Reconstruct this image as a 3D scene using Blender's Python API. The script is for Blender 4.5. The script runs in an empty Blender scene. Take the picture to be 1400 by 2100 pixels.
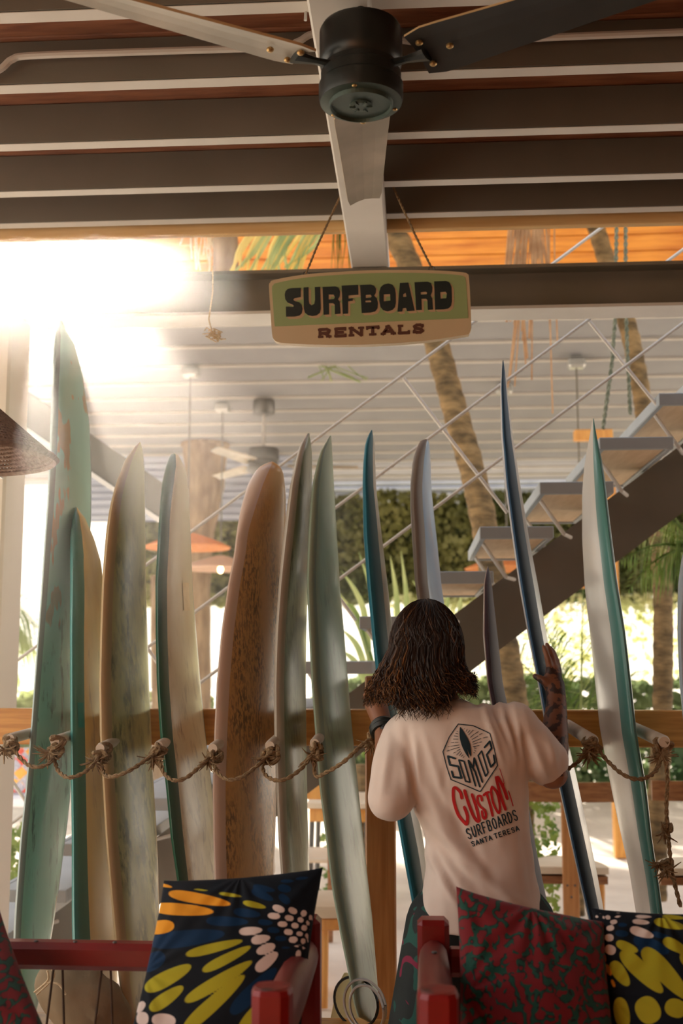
import bpy, bmesh, math, random
from math import sin, cos, pi, radians, sqrt, atan2, tan
from mathutils import Vector, Matrix
from mathutils.bvhtree import BVHTree
from mathutils.geometry import tessellate_polygon
V = Vector
S = bpy.context.scene
# ------------------------------------------------------------------ camera
F, PITCH, YAW, CZ = 2300.0, radians(7.43), radians(3.8), 1.6
cd = bpy.data.cameras.new('camera'); cam = bpy.data.objects.new('camera', cd); S.collection.objects.link(cam)
cam.location = (0, 0, CZ); cam.rotation_euler = (pi/2 + PITCH, 0, YAW)
cd.sensor_fit = 'VERTICAL'; cd.sensor_height = 36; cd.lens = 36*F/2100
cd.clip_end = 200
cd.dof.use_dof = True; cd.dof.focus_distance = 3.05; cd.dof.aperture_fstop = 3.2
S.camera = cam
# ------------------------------------------------------------------ view
S.view_settings.view_transform = 'Standard'; S.view_settings.look = 'None'
S.view_settings.exposure = 0.0; S.view_settings.gamma = 1; S.view_settings.use_curve_mapping = False
S.cycles.max_bounces = 8; S.cycles.diffuse_bounces = 4; S.cycles.glossy_bounces = 3
S.cycles.volume_bounces = 1; S.cycles.sample_clamp_indirect = 6
S.cycles.use_denoising = True
# ------------------------------------------------------------------ world + sun
SKY = 2.1
w = bpy.data.worlds.new('sky'); S.world = w; w.use_nodes = True
nt = w.node_tree; bg = nt.nodes['Background']
tc = nt.nodes.new('ShaderNodeTexCoord'); sp = nt.nodes.new('ShaderNodeSeparateXYZ')
mr = nt.nodes.new('ShaderNodeMapRange'); cr = nt.nodes.new('ShaderNodeValToRGB')
nt.links.new(tc.outputs['Generated'], sp.inputs[0]); nt.links.new(sp.outputs['Z'], mr.inputs['Value'])
mr.inputs['From Min'].default_value = -0.1; mr.inputs['From Max'].default_value = 1
cr.color_ramp.elements[0].color = (1.0, 0.89, 0.70, 1); cr.color_ramp.elements[1].color = (0.55, 0.64, 0.80, 1)
nt.links.new(mr.outputs[0], cr.inputs[0]); nt.links.new(cr.outputs[0], bg.inputs['Color'])
bg.inputs['Strength'].default_value = SKY
SUN_EL, SUN_AZ = radians(20.6), radians(19.5)      # azimuth left of +Y
sd = bpy.data.lights.new('sun', 'SUN'); so = bpy.data.objects.new('sun', sd); S.collection.objects.link(so)
sd.energy = 20.0; sd.angle = radians(1.2); sd.color = (1.0, 0.90, 0.76)
sdir = V((-sin(SUN_AZ)*cos(SUN_EL), cos(SUN_AZ)*cos(SUN_EL), sin(SUN_EL)))
so.rotation_euler = sdir.to_track_quat('Z', 'Y').to_euler(); so.location = (-4, 12, 8)
HAZE, HAZE_G = 0.014, 0.86  # density and forward scatter of the added glare volume

# ------------------------------------------------------------------ placing
_r = V((cos(YAW), sin(YAW), 0)); _h = V((-sin(YAW), cos(YAW), 0)); _z = V((0, 0, 1))
_f = _h*cos(PITCH) + _z*sin(PITCH); _u = -_h*sin(PITCH) + _z*cos(PITCH); CAM = V((0, 0, CZ))
def D(px, py): return _f + _r*((px-700)/F) + _u*((1050-py)/F)
def P(px, py, Y):
    d = D(px, py); return CAM + d*(Y/d.y)
def PZ(px, py, z):
    d = D(px, py); return CAM + d*((z-CZ)/d.z)
def proj(p):
    q = p - CAM; dd = q.dot(_f); return 700 + F*q.dot(_r)/dd, 1050 - F*q.dot(_u)/dd
def lerp(a, b, t): return a + (b-a)*t
def interp(tab, y):
    if y <= tab[0][0]: return tab[0][1]
    for (a, va), (b, vb) in zip(tab, tab[1:]):
        if y <= b: return va + (vb-va)*(y-a)/(b-a)
    return tab[-1][1]
def catmull(pts, n=6, closed=False):
    pts = [V(p) for p in pts]; out = []; N = len(pts)
    rng = range(N if closed else N-1)
    for i in rng:
        if closed: p0, p1, p2, p3 = pts[i-1], pts[i], pts[(i+1) % N], pts[(i+2) % N]
        else: p0, p1, p2, p3 = pts[max(i-1, 0)], pts[i], pts[i+1], pts[min(i+2, N-1)]
        for k in range(n):
            t = k/n
            out.append(0.5*((2*p1) + (p2-p0)*t + (2*p0-5*p1+4*p2-p3)*t*t + (3*p1-p0-3*p2+p3)*t**3))
    if not closed: out.append(pts[-1])
    return out
# ------------------------------------------------------------------ mesh builder
class G:
    def __init__(s): s.v = []; s.f = []; s.m = []; s.attr = {}
    def face(s, idx, m=0): s.f.append(tuple(idx)); s.m.append(m)
    def box(s, c, sz, rot=None, m=0, bev=0.0):
        c = V(c); hx, hy, hz = sz[0]/2, sz[1]/2, sz[2]/2
        R = rot if rot is not None else Matrix.Identity(3)
        if bev <= 0:
            b = len(s.v)
            for z in (-hz, hz):
                for x, y in ((-hx, -hy), (hx, -hy), (hx, hy), (-hx, hy)): s.v.append(c + R @ V((x, y, z)))
            for q in ((3, 2, 1, 0), (4, 5, 6, 7), (0, 1, 5, 4), (1, 2, 6, 5), (2, 3, 7, 6), (3, 0, 4, 7)): s.face([b+i for i in q], m)
        else:
            b = len(s.v); e = min(bev, hx*.49, hy*.49, hz*.49)
            rings = [(-hz, e), (-hz+e, 0), (hz-e, 0), (hz, e)]
            for z, i in rings:
                x, y = hx-i, hy-i; k = e if i == 0 else 0
                x2, y2 = hx-e-i*0, hy-e
                if i == 0: pts = [(-x2, -hy), (x2, -hy), (hx, -y2), (hx, y2), (x2, hy), (-x2, hy), (-hx, y2), (-hx, -y2)]
                else: pts = [(-x2, -y2)]*1 + [(x2, -y2)] + [(x2, -y2)] + [(x2, y2)] + [(x2, y2)] + [(-x2, y2)] + [(-x2, y2)] + [(-x2, -y2)]
                for (xx, yy) in pts: s.v.append(c + R @ V((xx, yy, z)))
            for r in range(3):
                for i in range(8):
                    j = (i+1) % 8; s.face([b+r*8+i, b+r*8+j, b+(r+1)*8+j, b+(r+1)*8+i], m)
            s.face([b+i for i in (7, 5, 3, 1)], m); s.face([b+24+i for i in (1, 3, 5, 7)], m)
        return s
    def tube(s, pts, r, n=8, m=0, caps=True, flat=1.0, up=None):
        pts = [V(p) for p in pts]; N = len(pts); rr = r if isinstance(r, (list, tuple)) else [r]*N
        b = len(s.v); t0 = (pts[1]-pts[0]).normalized()
        ref = up if up is not None else (V((0, 0, 1)) if abs(t0.z) < .9 else V((1, 0, 0)))
        a = t0.cross(ref).normalized()
        for i, p in enumerate(pts):
            t = (pts[min(i+1, N-1)] - pts[max(i-1, 0)])
            if t.length < 1e-9: t = t0
            t.normalize()
            a = (a - t*a.dot(t)); a = a.normalized() if a.length > 1e-6 else t.orthogonal().normalized()
            c = t.cross(a)
            for k in range(n):
                an = 2*pi*k/n; s.v.append(p + (a*cos(an) + c*sin(an)*flat)*rr[i])
        for i in range(N-1):
            for k in range(n):
                k2 = (k+1) % n; s.face([b+i*n+k, b+i*n+k2, b+(i+1)*n+k2, b+(i+1)*n+k], m)
        if caps:
            s.face([b+k for k in range(n)][::-1], m); s.face([b+(N-1)*n+k for k in range(n)], m)
        return s
    def lathe(s, prof, c=(0, 0, 0), n=32, m=0, R=None):
        c = V(c); b = len(s.v); R = R or Matrix.Identity(3)
        for r, z in prof:
            for k in range(n):
                an = 2*pi*k/n; s.v.append(c + R @ V((r*cos(an), r*sin(an), z)))
        for i in range(len(prof)-1):
            for k in range(n):
                k2 = (k+1) % n; s.face([b+i*n+k, b+i*n+k2, b+(i+1)*n+k2, b+(i+1)*n+k], m)
        if prof[0][0] > 1e-5: s.face([b+k for k in range(n)][::-1], m)
        if prof[-1][0] > 1e-5: s.face([b+(len(prof)-1)*n+k for k in range(n)], m)
        return s
    def ell(s, c, r, R=None, n=16, m=0):
        c = V(c); R = R or Matrix.Identity(3); b = len(s.v); k = n//2
        for i in range(k+1):
            th = pi*i/k
            for j in range(n):
                ph = 2*pi*j/n; s.v.append(c + R @ V((r[0]*sin(th)*cos(ph), r[1]*sin(th)*sin(ph), r[2]*cos(th))))
        for i in range(k):
            for j in range(n):
                j2 = (j+1) % n; s.face([b+i*n+j, b+(i+1)*n+j, b+(i+1)*n+j2, b+i*n+j2], m)
        return s
    def prism(s, loops, d, m=0, ms=None, bev=0):
        """extrude planar polygon (outer + holes, 3D) by vector d"""
        ms = m if ms is None else ms; d = V(d)
        loops = [[V(p) for p in lp] for lp in loops]; fl = [p for lp in loops for p in lp]
        b = len(s.v); n = len(fl); s.v += fl; s.v += [p + d for p in fl]
        for t in tessellate_polygon(loops): s.face([b+i for i in t], m); s.face([b+n+i for i in t][::-1], m)
        o = 0
        for lp in loops:
            L = len(lp)
            for i in range(L):
                j = (i+1) % L; s.face([b+o+i, b+o+j, b+n+o+j, b+n+o+i], ms)
            o += L
        return s
    def capsule(s, a, b_, ra, rb, n=14):
        a, b_ = V(a), V(b_); s.tube([a, b_], [ra, rb], n); s.ell(a, (ra,)*3, n=n); s.ell(b_, (rb,)*3, n=n); return s
    def mesh(s, name, mats, smooth=False):
        me = bpy.data.meshes.new(name); me.from_pydata([tuple(v) for v in s.v], [], s.f)
        for mm in (mats if isinstance(mats, (list, tuple)) else [mats]): me.materials.append(mm)
        me.polygons.foreach_set('material_index', s.m)
        if smooth: me.polygons.foreach_set('use_smooth', [True]*len(s.f))
        for k, vals in s.attr.items():
            at = me.attributes.new(k, 'FLOAT', 'POINT'); at.data.foreach_set('value', vals)
        me.validate(); bm = bmesh.new(); bm.from_mesh(me)
        bmesh.ops.recalc_face_normals(bm, faces=bm.faces); bm.to_mesh(me); bm.free()
        if smooth: me.set_sharp_from_angle(angle=radians(40)) if hasattr(me, 'set_sharp_from_angle') else None
        return me
    def build(s, name, mats, parent=None, smooth=False, local=False):
        return link(name, s.mesh(name, mats, smooth), parent, local)
def link(name, me, parent=None, local=False):
    o = bpy.data.objects.new(name, me); S.collection.objects.link(o)
    if parent is not None:
        o.parent = parent
        if not local: o.matrix_parent_inverse = Matrix.Identity(4); o.location = -wloc(parent)
    return o
def wloc(o):
    l = V(o.location)
    while o.parent is not None: o = o.parent; l = l + V(o.location)
    return l
def tag(o, label=None, cat=None, group=None, kind=None):
    if label: o['label'] = label
    if cat: o['category'] = cat
    if group: o['group'] = group
    if kind: o['kind'] = kind
    return o
def thing(name, loc, label, cat, group=None, kind=None):
    o = bpy.data.objects.new(name, None); S.collection.objects.link(o); o.location = loc; o.empty_display_size = .05
    return tag(o, label, cat, group, kind)
def dup(o, parent=None, loc=None):
    c = o.copy(); S.collection.objects.link(c)
    if parent is not None: c.parent = parent
    if loc is not None: c.location = loc
    for ch in list(o.children): dup(ch, c)
    return c
def settled(g, voxel=.008, smooth=8, fac=.5):
    """one continuous surface out of overlapping volumes"""
    me = g.mesh('tmp', [None] if False else mat_tmp); o = bpy.data.objects.new('tmp', me); S.collection.objects.link(o)
    r = o.modifiers.new('r', 'REMESH'); r.mode = 'VOXEL'; r.voxel_size = voxel
    if smooth: k = o.modifiers.new('s', 'SMOOTH'); k.factor = fac; k.iterations = smooth
    dg = bpy.context.evaluated_depsgraph_get(); dg.update()
    m2 = bpy.data.meshes.new_from_object(o.evaluated_get(dg)); bpy.data.objects.remove(o); bpy.data.meshes.remove(me)
    m2.polygons.foreach_set('use_smooth', [True]*len(m2.polygons)); return m2
# ------------------------------------------------------------------ materials
def mat(name, c1, c2=None, rough=.6, metal=0.0, scale=8, stretch=(1, 1, 1), lo=.35, hi=.65, bump=0.0, bscale=None, detail=4, spec=.5, coat=0, trans=0.0, sheen=0):
    m = bpy.data.materials.new(name); m.use_nodes = True; t = m.node_tree; b = t.nodes['Principled BSDF']
    b.inputs['Roughness'].default_value = rough; b.inputs['Metallic'].default_value = metal
    b.inputs['Specular IOR Level'].default_value = spec; b.inputs['Coat Weight'].default_value = coat
    b.inputs['Coat Roughness'].default_value = .12; b.inputs['Sheen Weight'].default_value = sheen
    c2 = c2 or tuple(x*.8 for x in c1)
    tcn = t.nodes.new('ShaderNodeTexCoord'); mp = t.nodes.new('ShaderNodeMapping'); mp.inputs['Scale'].default_value = stretch
    t.links.new(tcn.outputs['Object'], mp.inputs[0])
    nz = t.nodes.new('ShaderNodeTexNoise'); nz.inputs['Scale'].default_value = scale; nz.inputs['Detail'].default_value = detail
    t.links.new(mp.outputs[0], nz.inputs['Vector'])
    rp = t.nodes.new('ShaderNodeValToRGB'); rp.color_ramp.elements[0].position = lo; rp.color_ramp.elements[1].position = hi
    rp.color_ramp.elements[0].color = (*c1, 1); rp.color_ramp.elements[1].color = (*c2, 1)
    t.links.new(nz.outputs['Fac'], rp.inputs[0]); t.links.new(rp.outputs[0], b.inputs['Base Color'])
    if bump:
        n2 = t.nodes.new('ShaderNodeTexNoise'); n2.inputs['Scale'].default_value = bscale or scale*3; n2.inputs['Detail'].default_value = 5
        t.links.new(mp.outputs[0], n2.inputs['Vector'])
        bp = t.nodes.new('ShaderNodeBump'); bp.inputs['Strength'].default_value = bump; bp.inputs['Distance'].default_value = .01
        t.links.new(n2.outputs['Fac'], bp.inputs['Height']); t.links.new(bp.outputs[0], b.inputs['Normal'])
    if trans:
        tr = t.nodes.new('ShaderNodeBsdfTranslucent'); mx = t.nodes.new('ShaderNodeMixShader'); mx.inputs[0].default_value = trans
        t.links.new(rp.outputs[0], tr.inputs['Color'])
        out = t.nodes['Material Output']; t.links.new(b.outputs[0], mx.inputs[1]); t.links.new(tr.outputs[0], mx.inputs[2]); t.links.new(mx.outputs[0], out.inputs['Surface'])
    m['_'] = 1
    return m
mat_tmp = bpy.data.materials.new('plain')
M = {}
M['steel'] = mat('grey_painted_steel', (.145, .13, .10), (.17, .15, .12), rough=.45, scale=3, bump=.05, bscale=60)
M['steel_pale_lit'] = mat('pale_and_lit_steel', (.62, .58, .52), (.68, .64, .58), rough=.5, scale=4)  # pale steel; also stands in for ground bounce on grey undersides
M['steel_dark'] = mat('charcoal_steel', (.075, .072, .066), (.095, .09, .082), rough=.5, scale=3)
M['roof_wood'] = mat('red_brown_wood', (.20, .065, .028), (.34, .13, .06), rough=.6, scale=5, stretch=(1, 8, 8), bump=.2)
M['orange_wood'] = mat('orange_varnished_wood', (.60, .17, .015), (.90, .36, .05), rough=.35, scale=4, stretch=(.5, 4, 9), detail=6)
M['pale_wood'] = mat('pale_pine', (.70, .42, .17), (.80, .55, .26), rough=.5, scale=5, stretch=(.6, 8, 8))
M['rail_wood'] = mat('honey_wood', (.50, .19, .03), (.72, .33, .07), rough=.35, scale=6, stretch=(.7, 6, 10), coat=.2)
M['post_wood'] = mat('amber_wood', (.40, .16, .045), (.56, .26, .085), rough=.4, scale=6, stretch=(9, 9, .6), coat=.2)
M['chair_wood'] = mat('dark_chair_wood', (.22, .085, .03), (.36, .16, .06), rough=.4, scale=7, stretch=(1, 8, 8))
M['stool_wood'] = mat('orange_stool_wood', (.65, .28, .06), (.80, .40, .10), rough=.4, scale=6, stretch=(6, 6, 1))
M['seat_wood'] = mat('light_seat_wood', (.70, .58, .42), (.78, .66, .50), rough=.5, scale=6)
M['dowel'] = mat('pale_dowel', (.72, .62, .50), (.60, .50, .38), rough=.5, scale=10)
M['rope'] = mat('hemp_rope', (.20, .125, .06), (.36, .25, .13), rough=.95, scale=120, bump=.5)
M['rope_pale'] = mat('pale_rope', (.60, .45, .25), (.75, .60, .38), rough=.95, scale=120)
M['rope_dark'] = mat('dark_braided_rope', (.10, .11, .07), (.22, .22, .15), rough=.9, scale=60)
M['black'] = mat('black_paint', (.008, .012, .010), (.014, .018, .016), rough=.45, scale=8)
M['fan_black'] = mat('fan_enamel', (.010, .013, .012), (.016, .020, .018), rough=.35, scale=6)
M['fan_plate'] = mat('fan_bottom_plate', (.05, .075, .060), (.07, .095, .08), rough=.35, metal=.4, scale=9)
M['blade_shaded'] = mat('blade_shaded', (.016, .015, .013), (.024, .022, .018), rough=.6, scale=6)  # right blade of the black fan, its shade put into the colour
M['blade_grey'] = mat('blade_grey_lit', (.50, .45, .37), (.34, .31, .25), rough=.5, metal=.0, scale=5)  # pale blade tone; on the black fan it paints the blades as lit
M['brass'] = mat('brass', (.55, .36, .16), (.45, .28, .10), rough=.35, metal=.9, scale=5)
M['brass_edge'] = mat('blade_edge', (.55, .38, .20), (.50, .34, .17), rough=.4, scale=5)
M['fan_grey'] = mat('fan_grey', (.12, .11, .10), (.15, .14, .13), rough=.35, metal=.6, scale=9)
M['ceil_far'] = mat('pavilion_panel', (.22, .215, .225), (.25, .245, .255), rough=.7, scale=2)
M['batten'] = mat('pavilion_batten', (.44, .40, .36), (.50, .46, .42), rough=.7, scale=2)
M['corr'] = mat('corrugated_sheet', (.45, .48, .58), (.52, .55, .64), rough=.4, metal=.2, scale=3)
M['column'] = mat('pale_column_paint', (.78, .66, .54), (.82, .70, .58), rough=.6, scale=3)
M['sand'] = mat('pale_sand', (.88, .79, .67), (.72, .63, .53), rough=.95, scale=2.2, detail=8, bump=.6, bscale=14)
M['ivy'] = mat('ivy_leaf', (.030, .075, .014), (.14, .20, .04), rough=.55, scale=1.5, trans=.3)
M['ivy_dark'] = mat('hedge_core', (.05, .065, .025), (.08, .09, .035), rough=.9, scale=5)
M['leaf'] = mat('palm_leaf', (.10, .20, .04), (.24, .34, .08), rough=.5, scale=4, trans=.45)
M['leaf_pale'] = mat('pale_leaf', (.34, .44, .16), (.55, .60, .26), rough=.5, scale=4, trans=.5)
M['leaf_yellow'] = mat('yellow_frond', (.72, .52, .10), (.82, .66, .22), rough=.5, scale=4, trans=.4)
M['leaf_dry'] = mat('dry_frond', (.42, .22, .10), (.62, .38, .20), rough=.8, scale=8, trans=.3)
M['palm'] = mat('palm_bark', (.07, .045, .018), (.30, .19, .08), rough=.9, scale=9, stretch=(1, 1, 2.5), lo=.3, hi=.7, bump=.8)
M['palm_ring'] = mat('palm_ring', (.10, .06, .03), (.45, .33, .20), rough=.9, scale=12)
M['bark'] = mat('brown_bark', (.20, .125, .07), (.36, .25, .15), rough=.95, scale=6, stretch=(2, 2, .6), bump=.8)
M['wicker_o'] = mat('orange_wicker', (.72, .30, .10), (.82, .42, .18), rough=.8, scale=60, trans=.4)
M['wicker_p'] = mat('pale_wicker', (.72, .50, .38), (.80, .60, .46), rough=.8, scale=60, trans=.4)
M['wicker_g'] = mat('grey_wicker', (.24, .17, .13), (.36, .26, .20), rough=.9, scale=90)
M['red'] = mat('red_paint', (.27, .003, .004), (.19, .003, .003), rough=.38, scale=6, bump=.08, bscale=30, coat=.15)
M['red_worn'] = mat('worn_red_paint', (.24, .012, .008), (.07, .02, .015), rough=.5, scale=22, lo=.5, hi=.68, bump=.2)
M['red_brown'] = mat('rubbed_red_arm', (.15, .012, .009), (.20, .038, .025), rough=.4, scale=7, stretch=(3, 1, 3))
M['cord'] = mat('dark_cord', (.07, .04, .025), (.12, .07, .04), rough=.9, scale=40)
M['fabric_w'] = mat('white_cotton', (.74, .62, .54), (.78, .66, .58), rough=.9, scale=14, bump=.12, bscale=900, sheen=.2)
M['skin'] = mat('tanned_skin', (.24, .10, .05), (.30, .135, .07), rough=.5, scale=12)
M['skin_tattoo'] = mat('tattooed_skin', (.20, .085, .045), (.045, .025, .022), rough=.5, scale=42, lo=.50, hi=.56, detail=2)
M['ink'] = mat('ink_navy', (.008, .028, .040), (.010, .032, .045), rough=.8)
M['ink_red'] = mat('ink_red', (.55, .010, .012), (.48, .010, .012), rough=.8)
M['glass_dark'] = mat('black_rubber', (.012, .012, .012), (.02, .02, .02), rough=.5)
M['white_cushion'] = mat('white_bench', (.70, .72, .80), (.78, .80, .86), rough=.8)
M['grey_tread'] = mat('tread_grey', (.30, .32, .33), (.34, .36, .37), rough=.5, scale=4)
M['tread_wood'] = mat('tread_board', (.62, .42, .24), (.72, .52, .32), rough=.6, scale=5, stretch=(6, .8, 6))
M['sign_green'] = mat('sign_green', (.28, .36, .15), (.31, .39, .17), rough=.45, scale=3)
M['sign_cream'] = mat('sign_cream', (.56, .43, .26), (.60, .46, .28), rough=.45, scale=3)
M['sign_ink'] = mat('sign_ink', (.008, .016, .014), (.010, .018, .016), rough=.5)
M['sign_brown'] = mat('sign_brown', (.09, .028, .014), (.10, .032, .016), rough=.5)
M['sign_tan'] = mat('sign_tan', (.50, .34, .20), (.52, .36, .21), rough=.5)
M['yellow_board'] = mat('yellow_tail', (.75, .66, .36), (.80, .70, .40), rough=.3)
M['canvas'] = mat('tan_canvas', (.24, .17, .09), (.32, .23, .13), rough=.9, scale=8, bump=.3)
M['chrome'] = mat('galvanised', (.5, .5, .48), (.6, .6, .58), rough=.35, metal=.8)
M['bulb'] = mat('bulb', (1, .8, .5), rough=.3)
bb = M['bulb'].node_tree.nodes['Principled BSDF']; bb.inputs['Emission Color'].default_value = (1, .65, .3, 1); bb.inputs['Emission Strength'].default_value = 12
# ================================================================== SETTING
def plank_run(name, mats, x0, x1, y0, y1, z, th, n, axis, parent, gap=.006):
    """n boards side by side between the limits, each an object, sharing one mesh"""
    if axis == 'x': wdt = (y1-y0)/n; g = G().box((0, 0, 0), (x1-x0, wdt-gap, th), bev=.003)
    else: wdt = (x1-x0)/n; g = G().box((0, 0, 0), (wdt-gap, y1-y0, th), bev=.003)
    me = g.mesh(name, mats)
    for i in range(n):
        o = link(name, me, parent, local=True)
        o.location = (((x0+x1)/2, y0+(i+.5)*wdt, z) if axis == 'x' else (x0+(i+.5)*wdt, (y0+y1)/2, z))
        o.location = V(o.location) - wloc(parent)

# ground
g = G(); N = 60
random.seed(3)
for j in range(N+1):
    for i in range(N+1):
        x = lerp(-26, 26, i/N); y = lerp(2.0, 60, (j/N)**1.8)
        g.v.append(V((x, y, random.uniform(-.014, .0) if y < 16 else 0)))
for j in range(N):
    for i in range(N): a = j*(N+1)+i; g.face((a, a+1, a+N+2, a+N+1))
tag(g.build('floor', M['sand'], smooth=True), 'pale sunlit sand ground behind the board rack', kind='structure')

# raised timber deck the armchairs stand on
t = thing('floor', (0, 0, .0), 'raised timber deck under the red armchairs', None, kind='structure')
G().box((0.3, -.3, .18), (7.6, 5.6, .34)).build('deck_base', M['chair_wood'], t)
plank_run('plank', M['chair_wood'], -3.5, 4.1, -3.1, 2.5, .375, .05, 22, 'x', t)

# main roof: wood ceiling on grey channel joists
XL, XR = -2.1, 4.2
t = thing('ceiling', (0, 0, 3.34), 'red-brown boarded ceiling above the grey steel joists', None, kind='structure')
plank_run('plank', M['roof_wood'], XL, XR, -3.1, 3.97, 3.345, .035, 26, 'x', t, gap=.004)
tag(G().box(((XL+XR)/2, .4, 3.46), (XR-XL+.3, 7.4, .1)).build('roof_slab', M['steel_dark']), 'flat roof covering above the boarded ceiling', kind='structure')
def joist_mesh():
    g = G(); L = XR-XL
    g.box((0, .004, .062), (L, .008, .124)); g.box((0, .027, .004), (L, .05, .008)); g.box((0, .027, .120), (L, .05, .008)); g.box((0, .05, .014), (L, .005, .02))
    return g.mesh('roof_joist', [M['steel']])
jm = joist_mesh()
lipm = G().box((0, 0, 0), (XR-XL, .046, .002)).mesh('joist_lit_sheet', [M['steel_pale_lit']])  # pale sheet under each joist stands in for light bounced off the sand
for i, y in enumerate([3.89, 3.61, 3.257, 2.90, 2.55, 2.2, 1.85, 1.5, 1.1, .6, .1, -.5, -1.1, -1.8, -2.5]):
    o = link('roof_joist', jm); o.location = ((XL+XR)/2, y, 3.20); tag(o, 'grey steel channel joist under the boarded ceiling', kind='structure', group='roof joists')
    c = link('lit_flange', lipm, o, local=True); c.location = (0, .027, -.002)
o = G().box(((XL+XR)/2, 3.985, 3.25), (XR-XL, .03, .17), bev=.004).build('trim_1', M['pale_wood']); tag(o, 'pale wooden fascia along the roof edge', kind='structure')
# beam along the room, under the joists
xc = P(758, 548, 4.2).x
g = G(); g.box((xc, 1.0, 3.155), (.146, 6.8, .088), bev=.006); g.build('ceiling_beam', M['steel_pale_lit'])  # whole beam coloured pale for the ground bounce on its underside
tag(bpy.data.objects['ceiling_beam'], 'beam running forward under the joists, coloured pale as if lit from below', kind='structure')
# main cross beam
g = G(); bx0, bx1 = XL, XR+.6; bcx = (bx0+bx1)/2; bl = bx1-bx0
g.box((bcx, 4.275, 3.018), (bl, .012, .165)); g.box((bcx, 4.275, 3.1), (bl, .15, .013)); 
o = g.build('cross_beam', M['steel']); tag(o, 'large grey steel beam crossing the view behind the hanging sign', kind='structure')
G().box((bcx, 4.275, 2.936), (bl, .15, .012)).build('lit_flange', M['steel_pale_lit'], o, local=True)  # flange coloured pale for bounced light, web left grey
# conduit pipe in front of a joist
g = G(); g.tube(catmull([P(-60, 170, 2.86), P(0, 142, 2.86), P(25, 122, 2.86), P(70, 114, 2.86), P(300, 106, 2.86), P(560, 97, 2.86), P(610, 86, 2.86), P(640, 70, 2.86), P(700, 64, 2.86), P(900, 90, 2.86), P(1100, 78, 2.86), P(1400, 66, 2.86), P(1500, 62, 2.86)], 6), .010, 8)
tag(g.build('conduit_pipe', M['steel_pale_lit'], smooth=True), 'thin pale conduit pipe bent along the front joist', 'pipe')
g = G(); g.tube([P(628, -30, 2.6), P(628, 5, 2.6), P(626, 42, 2.6)], .004, 8); g.box(P(622, 2, 2.6), (.03, .02, .012))
tag(g.build('ceiling_hook', M['chrome']), 'small metal hook hanging from the ceiling beside the black fan', 'hook')

# left column
xr = P(30, 1050, 4.2).x
tag(G().box((xr-.17, 4.2, 1.47), (.34, .22, 2.94), bev=.01).build('column', M['column']), 'tall pale column at the left edge', kind='structure')
for x in (4.5,):
    tag(G().box((x, 4.2, 1.47), (.2, .2, 2.94), bev=.01).build('column', M['column']), 'pale column out at the right end of the cross beam', kind='structure')
# unseen walls added behind and right to hold back fill light
t = tag(G().box((.4, -3.25, 1.7), (8.0, .12, 3.4)).build('shade_wall_back', M['chair_wood']), kind='structure')
t = tag(G().box((4.35, .35, 1.7), (.12, 7.2, 3.4)).build('shade_wall_right', M['chair_wood']), kind='structure')

# ---------------------------------------------------------------- pavilion behind
fx0, fx1 = P(-180, 900, 13).x, 12.0
t = thing('ceiling', (0, 10, 4.2), 'pale panelled underside of the pavilion roof behind the staircase', None, kind='structure')
PY = [8.45+.62*i for i in range(13)]
pm = G().box((0, 0, 0), (fx1-fx0, .60, .03), bev=.004).mesh('ceiling_panel', [M['ceil_far']])
bm_ = G().box((0, 0, 0), (fx1-fx0, .045, .03), bev=.004).mesh('batten', [M['batten']])
for i, y in enumerate(PY):
    xx = (fx0+fx1)/2; 
    o = link('ceiling_panel', pm, t, local=True); o.location = V((xx, y+.31, 4.22)) - t.location
    o = link('batten', bm_, t, local=True); o.location = V((xx, y, 4.197)) - t.location
tag(G().box(((fx0+fx1)/2, 12.4, 4.3), (fx1-fx0, 8.2, .1)).build('roof_slab', M['ceil_far']), 'pavilion roof covering above its pale panels', kind='structure')
# sloping orange soffit of the upper storey
sx0, sx1 = P(200, 510, 8).x, P(1560, 510, 8).x
t = thing('ceiling', (0, 8, 4.5), 'glowing orange timber soffit seen above the grey cross beam', None, kind='structure')
tag(G().box((.45, 5.75, 4.72), (9.7, .10, .14)).build('overhead_beam', M['steel']), 'overhead tie beam between the two roofs', kind='structure')
tag(G().box((.45, 6.6, 4.72), (9.7, .10, .14)).build('overhead_beam', M['steel']), 'second overhead tie beam between the two roofs', kind='structure')
for x_ in (-4.3, 5.2):
    for y_ in (5.75, 6.6): tag(G().box((x_, y_, 2.325), (.12, .12, 4.65), bev=.006).build('column', M['steel']), 'grey steel column carrying an overhead tie beam', kind='structure')
a = V((0, 8.55, 4.27)); b_ = V((0, 6.6, 5.15)); n = 13; d = (b_-a)/n; ang = atan2(b_.z-a.z, b_.y-a.y)
sm = G().box((0, 0, 0), (sx1-sx0, d.length-.008, .025), bev=.003).mesh('plank', [M['orange_wood']])
for i in range(n):
    o = link('plank', sm, t, local=True); o.location = a + d*(i+.5) + V(((sx0+sx1)/2, 0, 0)) - t.location; o.rotation_euler = (ang, 0, 0)
g = G(); g.box(((sx0+sx1)/2, (a.y+b_.y)/2, (a.z+b_.z)/2+.09), (sx1-sx0, (b_-a).length, .08), rot=Matrix.Rotation(ang, 3, 'X'))
tag(g.build('roof_slab', M['roof_wood']), 'upper storey floor above the orange soffit', kind='structure')
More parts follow.
